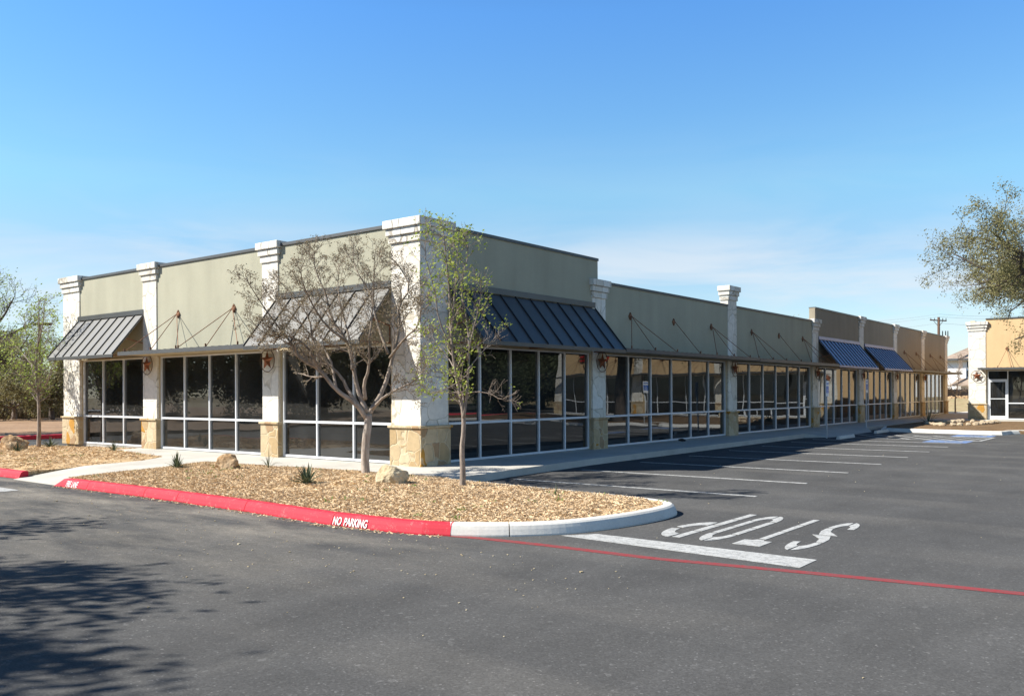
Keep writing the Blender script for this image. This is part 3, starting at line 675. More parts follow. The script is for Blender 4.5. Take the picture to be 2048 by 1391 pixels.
def canopy(T, root, s0, s1, apexes, z=2.90, out=0.86, mat='coping'):
    p = MB(); fbox(p, T, s0, s1, -0.055, out, z + 0.0, z + 0.035); fbox(p, T, s0 - .01, s1 + .01, out, out + 0.035, z - 0.055, z + 0.05)
    fbox(p, T, s0 - .01, s0 + 0.03, -0.055, out, z - .055, z - .001); fbox(p, T, s1 - .03, s1 + 0.01, -0.055, out, z - .055, z - .001)
    n = int((s1 - s0) / 0.3)
    for k in range(n):
        s = s0 + 0.15 + (s1 - s0 - 0.3) * k / max(1, n - 1); fbox(p, T, s - .035, s + .035, -0.05, out - .01, z + .036, z + .062)
    c = p.build('canopy', mat, root)
    fbox(q := MB(), T, s0 + .05, s1 - .05, -0.05, out - .01, z - .045, z - .003); q.build('soffit', 'cream', c)
    for (a, offs) in apexes:
        r = MB()
        for o_ in offs:
            r.tube([T(a, 0.0, 4.0), T(a + o_, out - 0.06, z + 0.05)], 0.0105, 6)
            x = T(a + o_, out - 0.06, z + 0.05); r.tube([x, (x[0], x[1], x[2] + .09)], 0.022, 6)
        tr = r.build('tie_rod', 'rust', c)
        k = MB(); s_ = 0.095
        P = [T(a, -0.03, 4.0 + s_ * 1.25), T(a + s_, -0.03, 4.0), T(a, -0.03, 4.0 - s_ * 1.25), T(a - s_, -0.03, 4.0)]; Q = [T(a, -0.062, 4.0 + s_ * 1.25), T(a + s_, -0.062, 4.0), T(a, -0.062, 4.0 - s_ * 1.25), T(a - s_, -0.062, 4.0)]
        k.hexa(Q + P)
        for (u, v) in ((0, .07), (0, -.07), (.055, 0), (-.055, 0)): k.tube([T(a + u, -0.03, 4 + v), T(a + u, -0.012, 4 + v)], 0.014, 6)
        k.build('anchor_plate', 'rust', c, fixn=True)
    return c
def wallrun(T, root, s0, s1, ztop, mat, label=None, zbot=2.90, thick=0.26, dface=-0.06):
    b = MB(); fbox(b, T, s0, s1, dface - thick, dface, zbot, ztop); o_ = b.build('wall', mat, root)
    c = MB(); fbox(c, T, s0 - .004, s1 + .004, dface - thick - .02, dface + .03, ztop + 0.001, ztop + 0.035); fbox(c, T, s0 - .004, s1 + .004, dface + 0.002, dface + .034, ztop - 0.038, ztop); c.build('coping', 'coping', o_)
    if label: o_['label'] = label
    return o_
def header(T, root, s0, s1, mat='cream', zt=2.899):
    b = MB(); fbox(b, T, s0, s1, -0.30, -0.075, 2.851, zt); fbox(b, T, s0, s1, -0.25, -0.055, 2.83, 2.85)
    fbox(b, T, s0, s0 + .06, -0.30, -0.10, ZB, 2.828); fbox(b, T, s1 - .06, s1, -0.30, -0.10, ZB, 2.828)
    b.build('window_surround', mat, root)

bld = thing('retail_building', 'long single-storey green shop building with white stone piers', 'building')
TS, TE = axes('south'), axes('east')
# shell
b = MB(); b.box(-16.3, -0.36, 0.36, 52.4, 4.30, 4.45); b.build('roof', 'rooff', bld)
b = MB(); b.box(-16.3, -0.12, 0.12, 52.4, 0.02, 0.158); b.build('floor', 'slab', bld)
b = MB(); b.box(-16.3, -0.40, 0.40, 52.2, 3.05, 3.10); b.box(-16.1, -8.3, 9.0, 9.15, 0.16, 3.04); b.box(-8.3, -8.15, 9.0, 52.0, 0.16, 3.04)
b.box(-9.2, -9.05, 0.5, 9.0, 0.16, 3.04) if False else None
b.build('interior_partition', 'gyps', bld)
b = MB(); b.box(-16.3, -16.05, 0.33, 52.4, 0.15, 5.2); b.box(-16.04, -0.3, 52.15, 52.4, 0.15, 5.2); b.build('back_wall', 'cream', bld)
# south side
wallrun(TS, bld, -15.2, -11.35, 5.46, 'green'); wallrun(TS, bld, -10.6, -5.6, 5.46, 'green'); wallrun(TS, bld, -4.95, -0.92, 5.47, 'green')
for s0, s1, n in ((-15.2, -11.35, 3), (-10.6, -5.6, 4), (-4.95, -0.95, 3)):
    window(TS, bld, s0 + .06, s1 - .06 if s1 < -1 else s1 - .03, n); header(TS, bld, s0, s1)
pier(TS, bld, -16.3, -15.2, 5.57); pier(TS, bld, -11.35, -10.6, 5.57); pier(TS, bld, -5.6, -4.95, 5.57)
# corner pier, square
b = MB(); b.box(-0.92, -0.03, 0.03, 0.92, ZB, 5.06); cp = b.build('pier', 'stone', bld, bevel=0.012)
c = MB()
for i, (o_, z0, z1) in enumerate(((0.045, 5.05, 5.215), (0.09, 5.216, 5.37), (0.138, 5.371, 5.555))): c.box(-0.92 - o_, -0.03 + o_, 0.03 - o_, 0.92 + o_, z0, z1)
c.build('pier_cap', 'capstone', cp, bevel=0.014)
c = MB(); c.box(-0.955, 0.005, -0.005, 0.965, ZB - .02, 0.975); c.box(-0.99, 0.045, -0.045, 1.0, 0.976, 1.035); c.build('pier_base', 'tan', cp, bevel=0.014)
awning(TS, bld, -15.3, -11.30, 8); awning(TS, bld, -5.04, -0.93, 7)
canopy(TS, bld, -11.05, -5.08, [(-9.48, (-1.38, 0, 1.38)), (-6.83, (-1.38, 0, 1.38))])
# east side
wallrun(TE, bld, 0.92, 7.25, 5.47, 'green'); wallrun(TE, bld, 7.62, 16.0, 4.86, 'green'); wallrun(TE, bld, 16.75, 24.95, 4.86, 'green')
wallrun(TE, bld, 25.36, 31.9, 5.47, 'brown', 'tan stuccoed section of parapet wall'); wallrun(TE, bld, 32.65, 38.4, 5.44, 'brown', 'tan stuccoed section of parapet wall')
wallrun(TE, bld, 39.15, 44.95, 5.44, 'brown', 'tan stuccoed section of parapet wall'); wallrun(TE, bld, 45.7, 51.6, 5.44, 'brown', 'tan stuccoed section of parapet wall')
b = MB(); b.box(-0.32, -0.062, 24.96, 25.355, 2.9, 4.86); b.build('wall', 'green', bld)
for s0, s1, zt in ((6.93, 7.62, 4.90), (16.0, 16.75, 5.57), (24.98, 25.72, 4.95), (31.9, 32.65, 5.52), (38.4, 39.15, 5.50), (44.95, 45.7, 5.50), (51.6, 52.35, 5.50)):
    pier(TE, bld, s0, s1, zt, depth=0.34)
for s0, s1, n in ((0.95, 6.93, 5), (7.62, 16.0, 6), (16.75, 24.98, 6), (25.72, 31.9, 5), (32.65, 38.4, 5), (39.15, 44.95, 5), (45.7, 51.6, 5)):
    window(TE, bld, s0 + .06 if s0 > 1 else s0 + .03, s1 - .06, n); header(TE, bld, s0, s1)
awning(TE, bld, 0.98, 7.06, 10, out=0.95); awning(TE, bld, 25.78, 31.95, 12, 'blueroof', out=0.88, ztop=4.07, hh=.03, rw=.04); awning(TE, bld, 32.85, 38.5, 11, 'blueroof', out=0.94, ztop=4.02, hh=.03, rw=.04)
canopy(TE, bld, 7.2, 16.6, [(9.03, (-1.38, 0, 1.38)), (11.81, (0.2,)), (14.61, (-1.38, 0, 1.38))])
canopy(TE, bld, 16.68, 25.7, [(18.17, (-1.38, 0, 1.38)), (20.98, (0.2,)), (23.74, (-1.38, 0, 1.38))], z=2.885)
canopy(TE, bld, 38.75, 45.3, [(40.77, (-1.3, 1.3)), (43.62, (-1.3, 1.3))]); canopy(TE, bld, 45.36, 52.4, [(47.29, (-1.3, 1.3)), (50.16, (-1.3, 1.3))])

# ------------------------------------------------------------------ orange shop building across the lot
ob = thing('shop_building', 'orange stuccoed shop building with white stone corner pier and glass door', 'building', (0, 0, 0))
TN = axes('north_shop')
OP = [(3.47, 4.33), (10.3, 11.05), (16.9, 17.65), (23.4, 24.2)]
b = MB(); b.box(3.5, 24.2, 40.36, 60, 4.3, 4.45); b.build('roof', 'rooff', ob)
b = MB(); b.box(3.5, 24.2, 40.14, 60, 0.02, 0.158); b.build('floor', 'slab', ob)
b = MB(); b.box(3.5, 24.2, 40.4, 60, 3.05, 3.10); b.box(3.8, 24.0, 46.5, 46.65, 0.16, 3.04); b.build('interior_partition', 'gyps', ob)
b = MB(); b.box(3.5, 3.75, 40.34, 60, 0.15, 5.6); b.box(23.95, 24.2, 40.34, 60, 0.15, 5.6); b.box(3.76, 23.94, 59.75, 60, 0.15, 5.6); b.build('back_wall', 'orange', ob)
for (a, c_), zt in zip(OP, (5.52, 5.6, 5.6, 5.6)): pier(TN, ob, a, c_, zt)
for (a, b0), (c_, d_), zt in zip(OP, OP[1:], (5.66, 5.66, 5.66)):
    wallrun(TN, ob, b0, c_, zt, 'orange'); header(TN, ob, b0, c_, 'cream')
window(TN, ob, 4.39, 10.24, 6, door=0); window(TN, ob, 11.11, 16.84, 5); window(TN, ob, 17.71, 23.34, 5)
xs = (4.44, 4.39 + 5.85 / 6 - .025)
d = MB()
d.box(xs[0], xs[0] + .09, 40.13, 40.17, .2, 2.30); d.box(xs[1] - .09, xs[1], 40.13, 40.17, .2, 2.30); d.box(xs[0] + .09, xs[1] - .09, 40.132, 40.168, .2, .36); d.box(xs[0] + .09, xs[1] - .09, 40.132, 40.168, 2.21, 2.30); d.box(xs[0] + .09, xs[1] - .09, 40.132, 40.168, 1.27, 1.31)
dr = d.build('door', 'alu', ob); g = MB(); g.poly([(xs[0] + .09, 40.15, .36), (xs[1] - .09, 40.15, .36), (xs[1] - .09, 40.15, 2.21), (xs[0] + .09, 40.15, 2.21)]); g.build('pane', 'glass', dr)
h = MB(); h.tube([(xs[0] + .06, 40.13, .95), (xs[0] + .06, 40.08, .95), (xs[0] + .06, 40.08, 1.25), (xs[0] + .06, 40.13, 1.25)], .012, 6); h.build('handle', 'alu', dr)
canopy(TN, ob, 4.1, 10.25, [(5.35, (-.32, .32)), (7.6, (-1.3, 0, 1.3)), (9.5, (-.5, .5))], z=2.92, out=0.9)
canopy(TN, ob, 10.4, 16.9, [(12.4, (-1.3, 0, 1.3)), (15.2, (-1.3, 0, 1.3))], z=2.92, out=0.9); canopy(TN, ob, 17.0, 23.5, [(19.0, (-1.3, 0, 1.3)), (21.8, (-1.3, 0, 1.3))], z=2.92, out=0.9)
o = text_mesh('wall_sign', 'CAFE', 'redletter', 0.95, 0.05, 0.012, 1.0); place(o, (19.4, 39.96, 3.95), (1, 0, 0), (0, 0, 1)); tag(o, 'red letter sign on the orange wall, mirrored in the shop glass', 'wall sign')

# ------------------------------------------------------------------ wall stars
def star_proto(label):
    t = thing('wall_star', label, 'wall star', group='metal stars on the stone piers')
    b = MB(); n = 5; ro, ri = 0.265, 0.105
    o_ = [((ro if k % 2 == 0 else ri) * math.sin(math.pi * k / n), (ro if k % 2 == 0 else ri) * math.cos(math.pi * k / n)) for k in range(10)]
    i = 0; b.v = [(x, 0.0, z) for x, z in o_] + [(0, -0.085, 0), (0, 0.0, 0)]
    for k in range(10): b.f.append((k, (k + 1) % 10, 10)); b.f.append(((k + 1) % 10, k, 11))
    b.build('star', 'star', t, fixn=True)
    r = MB(); r.tube([(0.285 * math.cos(2 * math.pi * k / 32), 0.0, 0.285 * math.sin(2 * math.pi * k / 32)) for k in range(33)], 0.0115, 6, cap=False); r.build('ring', 'ring', t, smooth=True)
    h = MB(); h.tube([(-.17, 0.03, .25), (.17, 0.03, .25)], 0.011, 6); h.tube([(0, .03, .25), (0, .065, .25)], .011, 6); h.build('hanger', 'ring', t); return t
star_spots = [((-10.96, -0.06, 2.60), 0, 'rusted metal star in a ring on the second sunlit pier from the left'), ((-5.27, -0.06, 2.58), 0, 'rusted metal star in a ring on the sunlit pier left of the bare tree'),
              ((0.06, 7.28, 2.60), R(90), 'dark metal star in a ring on the shaded pier beside the big blue awning'), ((0.06, 16.38, 2.58), R(90), 'dark metal star in a ring on the tall shaded pier rising over the parapet'),
              ((0.06, 25.35, 2.56), R(90), 'dark metal star on the shaded pier where the green wall meets tan'), ((0.06, 32.28, 2.55), R(90), 'dark metal star on the pier between the two far ribbed awnings'),
              ((0.06, 38.78, 2.55), R(90), 'small dark metal star on the pier right of the far ribbed awnings'), ((0.06, 45.33, 2.55), R(90), 'farthest dark metal star, on the pier behind the tie rods'), ((3.9, 39.93, 2.55), 0, 'orange rusted star on the bright white pier of the orange building')]
st0 = star_proto(star_spots[0][2]); st0.location = star_spots[0][0]
for loc, rz_, lab in star_spots[1:]: dup(st0, loc, rz_, lab)

# ------------------------------------------------------------------ parking furniture
def wheel_stop(label):
    t = MB(); prof = [(-.075, 0), (.075, 0), (.062, .06), (.04, .12), (-.04, .12), (-.062, .06)]
    P = [];
    t.v = [(x, y, z) for y in (-.9, .9) for x, z in prof]; n = 6
    t.f = [tuple(range(n)), tuple(reversed(range(n, 2 * n)))] + [(k, n + k, n + (k + 1) % n, (k + 1) % n) for k in range(n)]
    o_ = t.build('wheel_stop', 'kerb', bevel=0.01, fixn=True)
    q = MB(); [q.tube([(0, y, .118), (0, y, .124)], .018, 8) for y in (-.65, .65)]; q.build('anchor_pin', 'black', o_)
    return tag(o_, label, 'wheel stop', 'concrete wheel stops')
ws = wheel_stop('concrete wheel stop in the shade near the first sign post'); ws.location = (3.08, 19.35, 0.002)
w2 = ws.copy(); COL.objects.link(w2); w2.location = (2.95, 24.6, 0.002); w2['label'] = 'concrete wheel stop in the shade beside the far island kerb'
for ch in ws.children: c2 = ch.copy(); COL.objects.link(c2); c2.parent = w2
def sign_post(label):
    t = thing('sign_post', label, 'sign post', group='accessible parking sign posts')
    b = MB(); b.box(-.022, .022, -.022, .022, 0, 2.15); b.build('post', 'post', t)
    p = MB(); p.box(.024, .030, -.16, .16, 1.55, 2.12); s_ = p.build('sign_panel', 'signwhite', t, bevel=.002)
    q = MB(); q.box(.0315, .0335, -.125, .125, 1.68, 1.93); q.build('symbol_panel', 'signblue', s_)
    q = MB(); q.box(.0315, .0335, -.11, .11, 2.0, 2.05); q.build('text_line', 'signblue', s_)
    f = MB(); f.v = []
    for poly in ([(0.0 + .016 * math.cos(a), 1.895 + .016 * math.sin(a)) for a in [k * .785 for k in range(8)]], [(-.02, 1.875), (.0, 1.875), (.01, 1.80), (.05, 1.80), (.07, 1.74), (.055, 1.735), (.04, 1.78), (-.01, 1.78)], [(-.055, 1.80), (-.035, 1.80), (-.035, 1.74), (.0, 1.715), (.03, 1.735), (.045, 1.72), (.0, 1.695), (-.05, 1.725)]):
        f.prism(poly, .0335, .0345, plane='yz')
    f.build('wheelchair_figure', 'signwhite', s_, fixn=True); return t
sg = sign_post('nearer accessible parking sign post standing by the shaded walk'); sg.location = (2.45, 19.15, 0.0)
dup(sg, (1.92, 26.1, 0.12), 0, 'farther accessible parking sign post by the island corner')
dup(sg, (9.0, 26.55, 0.12), R(-90), 'accessible parking sign post before the orange shops, seen mirrored in the shaded glass')
b = MB(); b.tube([(-.12, 0, .045), (.0, 0.02, .05), (.12, 0, .04)], [.03, .05, .03], 8); o = b.build('debris', 'black', smooth=True); o.location = (0.18, 11.9, 0.15); tag(o, 'small dark lump of debris lying on the shaded walk', 'debris')

# ------------------------------------------------------------------ rocks
def rock(label, loc, sx, sy, sz, mat, seed, name='boulder', sub=4, group=None):
    rnd = random.Random(seed); bm = bmesh.new(); bmesh.ops.create_icosphere(bm, subdivisions=sub, radius=1.0)
    cuts = []
    for _ in range(11):
        n = Vector((rnd.gauss(0, 1), rnd.gauss(0, 1), rnd.gauss(0.2, .8))).normalized(); cuts.append((n, rnd.uniform(0.62, 0.92)))
    for v in bm.verts:
        for n, d in cuts:
            k = v.co.dot(n)
            if k > d: v.co -= n * (k - d) * 0.93
        v.co *= 1 + 0.13 * mn.noise(v.co * 2.3 + Vector((seed, 0, 0))) + 0.06 * mn.noise(v.co * 6 + Vector((0, seed, 0))) + 0.03 * mn.noise(v.co * 13 + Vector((0, 0, seed)))
        v.co = Vector((v.co.x * sx, v.co.y * sy, max(v.co.z, -0.45) * sz))
    me = bpy.data.meshes.new(name); bm.to_mesh(me); bm.free(); me.materials.append(MT[mat])
    o_ = bpy.data.objects.new(name, me); COL.objects.link(o_); o_.location = loc
    return tag(o_, label, 'boulder' if name == 'boulder' else 'stone', group)
rock('tan boulder on the mulch left of the spiky plants, before the glass', (-2.30, -3.2, zi(-2.3, -3.2) + .08), .275, .22, .25, 'boulder', 3).rotation_euler = (0, .1, .5)
rock('pale cream boulder on the mulch beside the bare tree trunk', (2.45, -3.25, zi(2.45, -3.25) + .09), .265, .22, .26, 'paleboulder', 8).rotation_euler = (0, 0, .9)
rock('weathered tan boulder at the far left by the young tree', (-15.4, -1.9, zl(-15.4, -1.9) + .12), .45, .36, .36, 'boulder', 14).rotation_euler = (0, 0, .6)
k = 0
ring_pts = [gp(1855, 849, .2), gp(1872, 851, .2), gp(1888, 852, .2), gp(1905, 852, .2), gp(1920, 851.5, .2), gp(1936, 851, .2), gp(1952, 850.5, .2), gp(1968, 849.5, .2), gp(1984, 848, .2), gp(1996, 846.5, .2), gp(1984, 845.5, .2), gp(1965, 845.2, .2), gp(1945, 845, .2), gp(1925, 845, .2), gp(1905, 846, .2), gp(1885, 847, .2), gp(1868, 848, .2)]
for i in range(len(ring_pts) - 1):
    p, q = ring_pts[i], ring_pts[i + 1]; m_ = max(1, min(4, round((q - p).length / 0.36)))
    for j in range(m_):
        c_ = p.lerp(q, j / m_); s_ = random.uniform(.10, .165)
        rock('pale edging stone in the row round the far planted bed', (c_.x, c_.y, zn(c_.x, c_.y) + .05), s_ * 1.2, s_, s_ * .8, 'edging', 100 + k, 'edging_stone', 2, 'edging stones of the far planted bed').rotation_euler = (0, 0, random.uniform(0, 3)); k += 1

# ------------------------------------------------------------------ plants
def blades(label, loc, n, ln, wd, spread, mat='yucca', seed=1, name='yucca', cat='plant', droop=0.25):
    rnd = random.Random(seed); b = MB()
    for k in range(n):
        a = rnd.uniform(0, 6.283); el = R(rnd.uniform(90 - spread, 88)); l = ln * rnd.uniform(.65, 1.1); d = Vector((math.cos(a) * math.cos(el), math.sin(a) * math.cos(el), math.sin(el)))
        s_ = Vector((-math.sin(a), math.cos(a), 0)); up = s_.cross(d) * -1; prev = None
        for j in range(5):
            t = j / 4; p = d * (l * t) + Vector((0, 0, -droop * l * t * t * math.cos(el))); wv = wd * (1 - t) ** .7 * (0.6 + 0.9 * min(1, t * 3)) / 1.5
            pr = (p - s_ * wv, p + Vector((0, 0, -wv * .5)), p + s_ * wv)
            if prev:
                b.poly([prev[0], prev[1], pr[1], pr[0]]); b.poly([prev[1], prev[2], pr[2], pr[1]])
            prev = pr
    o_ = b.build(name, mat); o_.location = loc; return tag(o_, label, cat)
blades('dark spiky yucca on the mulch beside the curved walk', (-3.45, -3.65, zi(-3.45, -3.65)), 60, .36, .022, 75, seed=2)
blades('green spiky yucca in the middle of the mulch island', (1.34, -4.15, zi(1.34, -4.15)), 46, .38, .03, 80, seed=3)
blades('wispy thin-leaved plant behind the tan boulder', (-1.69, -2.69, zi(-1.69, -2.69)), 16, .55, .010, 45, seed=4, name='grass_clump', droop=.8)
blades('tiny dark grass tuft near the nose of the island', (5.73, -3.15, zi(5.73, -3.15)), 12, .24, .007, 60, seed=5, name='grass_clump', droop=.8)
blades('small yucca in the left mulch bed by the first window', (-10.6, -1.25, zl(-10.6, -1.25)), 30, .36, .016, 60, seed=6)
blades('dark leafy plant in front of the far left boulder', (-13.2, -2.7, zl(-13.2, -2.7)), 30, .42, .02, 70, seed=7)
blades('low green plant by the base of the far left young tree', (-16.2, -0.45, zl(-16.2, -0.45)), 40, .45, .03, 80, seed=9)
blades('large grey agave in the shade of the far island', (3.6, 29.9, .2), 22, 1.25, .035, 80, seed=8, name='agave', droop=.5)
b = MB()
for ol, zf, n in ((isl_in, zi, 55), (left_in, zl, 30)):
    k = 0; xs_ = [p[0] for p in ol]; ys_ = [p[1] for p in ol]
    while k < n:
        x, y = random.uniform(min(xs_), max(xs_)), random.uniform(min(ys_), max(ys_))
        if not inside(ol, x, y) or nz2(x, y, .6) < -0.05: continue
        k += 1
        for _ in range(random.randint(4, 12)):
            a = random.uniform(0, 6.28); l = random.uniform(.03, .085); p = Vector((x + random.gauss(0, .045), y + random.gauss(0, .045), zf(x, y) + .005)); d = Vector((math.cos(a), math.sin(a), random.uniform(.3, 1.4))).normalized() * l; s_ = Vector((-math.sin(a), math.cos(a), 0)) * .011
            b.poly([p, p + d * .5 + s_, p + d, p + d * .5 - s_])
tag(b.build('weeds', 'weed'), 'small green weeds sprouting through the straw mulch', 'weeds', kind='stuff')

# ------------------------------------------------------------------ trees
def wander(p, d, ln, r0, r1, segs, wob, up, rnd):
    pts = [p.copy()]; rad = [r0]; d = d.normalized(); q = p.copy()
    for k in range(segs):
        d = (d + Vector((rnd.gauss(0, wob), rnd.gauss(0, wob), rnd.gauss(0, wob) + up))).normalized()
        q = q + d * (ln / segs); pts.append(q.copy()); rad.append(r0 + (r1 - r0) * (k + 1) / segs)
    return pts, rad
def sub(path, t):
    pts, rad = path; n = len(pts) - 1; i = min(n - 1, int(t * n)); f = t * n - i
    return pts[i].lerp(pts[i + 1], f), (pts[i + 1] - pts[i]).normalized(), rad[i] + (rad[i + 1] - rad[i]) * f
def spawn(paths, per_m, lmin, lmax, t0, spread, up, rnd, rmul=.55, segs=3, wob=.16, minr=.0025, taper_len=True, maxn=40, outc=None, outw=0):
    out = []
    for P in paths:
        L_ = sum((b_ - a_).length for a_, b_ in zip(P[0], P[0][1:])); n = min(maxn, max(1, int(L_ * per_m * (1 - t0) + rnd.random())))
        for k in range(n):
            t = t0 + (1 - t0) * (k + rnd.random()) / n; p, d, r = sub(P, min(.999, t))
            side = Vector((rnd.gauss(0, 1), rnd.gauss(0, 1), rnd.gauss(0, 1))); side = (side - d * side.dot(d)).normalized()
            dd = d * (1 - spread) + side * spread
            if outc is not None: dd += (p - outc).normalized() * outw
            ln = rnd.uniform(lmin, lmax) * ((1.2 - .78 * t) if taper_len else 1)
            out.append(wander(p, dd, ln, max(minr, r * rmul), max(minr * .7, r * rmul * .35), segs, wob, up, rnd))
    return out
def leaves(b, p, n, spread, size, rnd, shape=0.55):
    for _ in range(n):
        q = p + Vector((rnd.gauss(0, spread), rnd.gauss(0, spread), rnd.gauss(0, spread)))
        a = Vector((rnd.gauss(0, 1), rnd.gauss(0, 1), rnd.gauss(0, 1))).normalized(); c = a.orthogonal().normalized(); e_ = a.cross(c)
        l = size * rnd.uniform(.6, 1.25); w_ = l * shape
        b.poly([q, q + c * l * .5 + e_ * w_ * .5, q + c * l, q + c * l * .5 - e_ * w_ * .5])
def build_tree(name, label, base, paths_by_level, barkmat, leafmat, leafspec, rnd, group=None, cat='tree', sides=(9, 7, 5, 4, 3), skip=None):
    t = thing(name, label, cat, base, 0, group); base = Vector(base)
    b = MB()
    for lv, paths in enumerate(paths_by_level):
        for pts, rad in paths: b.tube([p - base for p in pts], rad, sides[min(lv, 4)], cap=lv < 2)
    b.build('trunk', barkmat, t, smooth=True)
    lb = MB(); lvls, per, spread, size, prob = leafspec
    for lv in lvls:
        for pts, rad in paths_by_level[lv]:
            if rnd.random() > prob or (skip and skip(pts[0]) and rnd.random() < .85): continue
            for k in range(1, len(pts)): leaves(lb, pts[k] - base, per if k == len(pts) - 1 else max(1, per // 2), spread, size, rnd)
    if lb.f: lb.build('crown', leafmat, t)
    return t
def smooth3(pts, rad, it=1):
    for _ in range(it):
        P = [pts[0]]; Q = [rad[0]]
        for (a, b_), (r, s_) in zip(zip(pts, pts[1:]), zip(rad, rad[1:])):
            P += [a * .75 + b_ * .25, a * .25 + b_ * .75]; Q += [r * .75 + s_ * .25, r * .25 + s_ * .75]
        P.append(pts[-1]); Q.append(rad[-1]); pts, rad = P, Q
    return pts, rad
def limb(px, dep0, dep1, r0, r1, rnd, jit=.06):
    n = len(px); pts = []
    for k, (x, y) in enumerate(px):
        t = k / (n - 1); pts.append(at(x, y, dep0 + (dep1 - dep0) * t) + Vector((rnd.gauss(0, jit), rnd.gauss(0, jit), 0)) * (0 if k == 0 else 1) * min(1, t * 2))
    rad = [r0 + (r1 - r0) * (k / (n - 1)) ** .75 for k in range(n)]
    return smooth3(pts, rad, 1)

# bare crepe myrtle
rnd = random.Random(21); D = 16.93
def c2(L_): return [(400 + x / 2.528, 430 + y / 2.528) for x, y in L_]
base = gp(731, 949, .2)
trunk = limb(c2([(838, 1318), (833, 1230), (840, 1120), (850, 1060), (850, 1005)]), D, D, .085, .075, rnd, 0)
limbs = [limb(c2(p), D, D + dd, r0, r1, rnd) for p, dd, r0, r1 in [
    ([(845, 1030), (790, 950), (690, 885), (600, 775), (500, 740), (460, 640), (380, 560), (310, 440), (225, 320)], -.8, .06, .006),
    ([(600, 775), (520, 650), (430, 600), (330, 610), (240, 520)], -1.2, .03, .005),
    ([(840, 1010), (750, 890), (710, 820), (640, 730), (590, 640), (540, 520), (480, 420), (400, 340)], .9, .045, .006),
    ([(845, 1000), (800, 890), (770, 780), (745, 640), (700, 520), (650, 400), (600, 270), (560, 185)], .3, .055, .006),
    ([(770, 780), (760, 660), (720, 520), (690, 380), (700, 250)], 1.1, .035, .006),
    ([(835, 930), (830, 850), (870, 780), (850, 640), (880, 480), (870, 330), (880, 200)], -.6, .042, .006),
    ([(850, 1010), (930, 880), (960, 720), (1020, 560), (1000, 460), (1060, 370), (1020, 270), (960, 220)], .7, .055, .006),
    ([(870, 980), (950, 905), (1080, 830), (1165, 740)], -.9, .035, .006),
    ([(960, 720), (1040, 620), (1110, 560), (1125, 440)], -1.2, .030, .005),
    ([(950, 700), (890, 520), (880, 420), (810, 260), (765, 180)], 1.3, .034, .006),
    ([(745, 640), (640, 560), (560, 430), (500, 300), (530, 210)], -1.3, .03, .005),
    ([(690, 885), (640, 700), (560, 600), (450, 470), (360, 420)], 1.2, .03, .005)]]
l1 = spawn(limbs, 14, .35, .85, .32, .50, .10, rnd, .5, 4, .17, .004, maxn=60)
l2 = spawn(l1, 14, .14, .40, .15, .5, .10, rnd, .6, 3, .2, .0035, maxn=9)
l3 = spawn(l2, 24, .05, .14, .35, .55, .08, rnd, .7, 2, .25, .003, maxn=4)
build_tree('bare_tree', 'leafless multi-stemmed tree with pale bark before the sunlit windows', base, [[trunk], limbs, l1, l2, l3], 'myrtlebark', 'seed', ([4], 4, .02, .032, .95), rnd)

# slender green tree in front of the corner pier
rnd = random.Random(5); D = 14.3
base = gp(925, 978, .2)
trunk = limb([(925, 980), (926, 940), (924, 900), (927, 860), (926, 825), (920, 790), (912, 750), (906, 700), (900, 640), (897, 580), (893, 520), (888, 470), (886, 455)], D, D + .1, .055, .006, rnd, .01)
limbs = [limb(p, D, D + dd, r0, r1, rnd, .04) for p, dd, r0, r1 in [
    ([(927, 835), (932, 790), (934, 720), (931, 650), (926, 570), (930, 500), (938, 470)], .3, .03, .005),
    ([(924, 790), (950, 782), (978, 786), (1000, 800), (1012, 790)], -.4, .015, .004),
    ([(932, 745), (955, 715), (975, 690), (1000, 665)], .5, .015, .004),
    ([(934, 720), (950, 660), (955, 600), (962, 560)], -.4, .016, .004),
    ([(910, 740), (890, 715), (868, 690), (852, 660)], .6, .014, .004),
    ([(905, 700), (880, 640), (862, 580), (850, 500), (852, 450)], -.4, .016, .004),
    ([(903, 660), (915, 600), (912, 530), (920, 480)], .6, .014, .004),
    ([(915, 765), (895, 775), (870, 790)], -.5, .011, .003),
    ([(912, 750), (880, 745), (850, 740)], -.8, .012, .003)]]
l1 = spawn([trunk] + limbs, 20, .22, .58, .34, .55, .09, rnd, .5, 4, .15, .0035, maxn=60)
l2 = spawn(l1, 20, .10, .28, .12, .5, .10, rnd, .6, 3, .2, .0025, maxn=9)
build_tree('young_tree', 'slender young tree with fresh yellow-green leaves before the corner pier', base, [[trunk], limbs, l1, l2], 'bark', 'spring', ([3], 3, .035, .052, .5), rnd, skip=lambda q: (q - Vector((3.69, -2.88, 0))).dot(RIGHT) > .32 and q.z < 2.75)

# young tree at far left
rnd = random.Random(9); D = (gp(77, 895, .04) - CAM).dot(VIEW)
base = gp(77, 895, .04)
trunk = limb([(77, 897), (78, 850), (77, 800), (74, 770), (72, 730), (76, 680), (80, 630), (78, 600)], D, D, .07, .01, rnd, .02)
limbs = [limb(p, D, D + dd, .03, .005, rnd, .08) for p, dd in [([(78, 795), (84, 760), (92, 720), (96, 660), (104, 630)], .6), ([(76, 785), (55, 765), (35, 745), (18, 720)], -.5), ([(74, 760), (60, 720), (50, 670), (45, 630)], .8), ([(78, 780), (98, 765), (112, 735), (122, 700)], -.6), ([(72, 740), (40, 700), (22, 680)], 1.0), ([(76, 690), (90, 640), (92, 600)], -.5)]]
l1 = spawn([trunk] + limbs, 13, .3, .8, .28, .55, .04, rnd, .5, 4, .17, .005, maxn=50); l2 = spawn(l1, 12, .15, .4, .12, .55, .04, rnd, .6, 3, .2, .004, maxn=9)
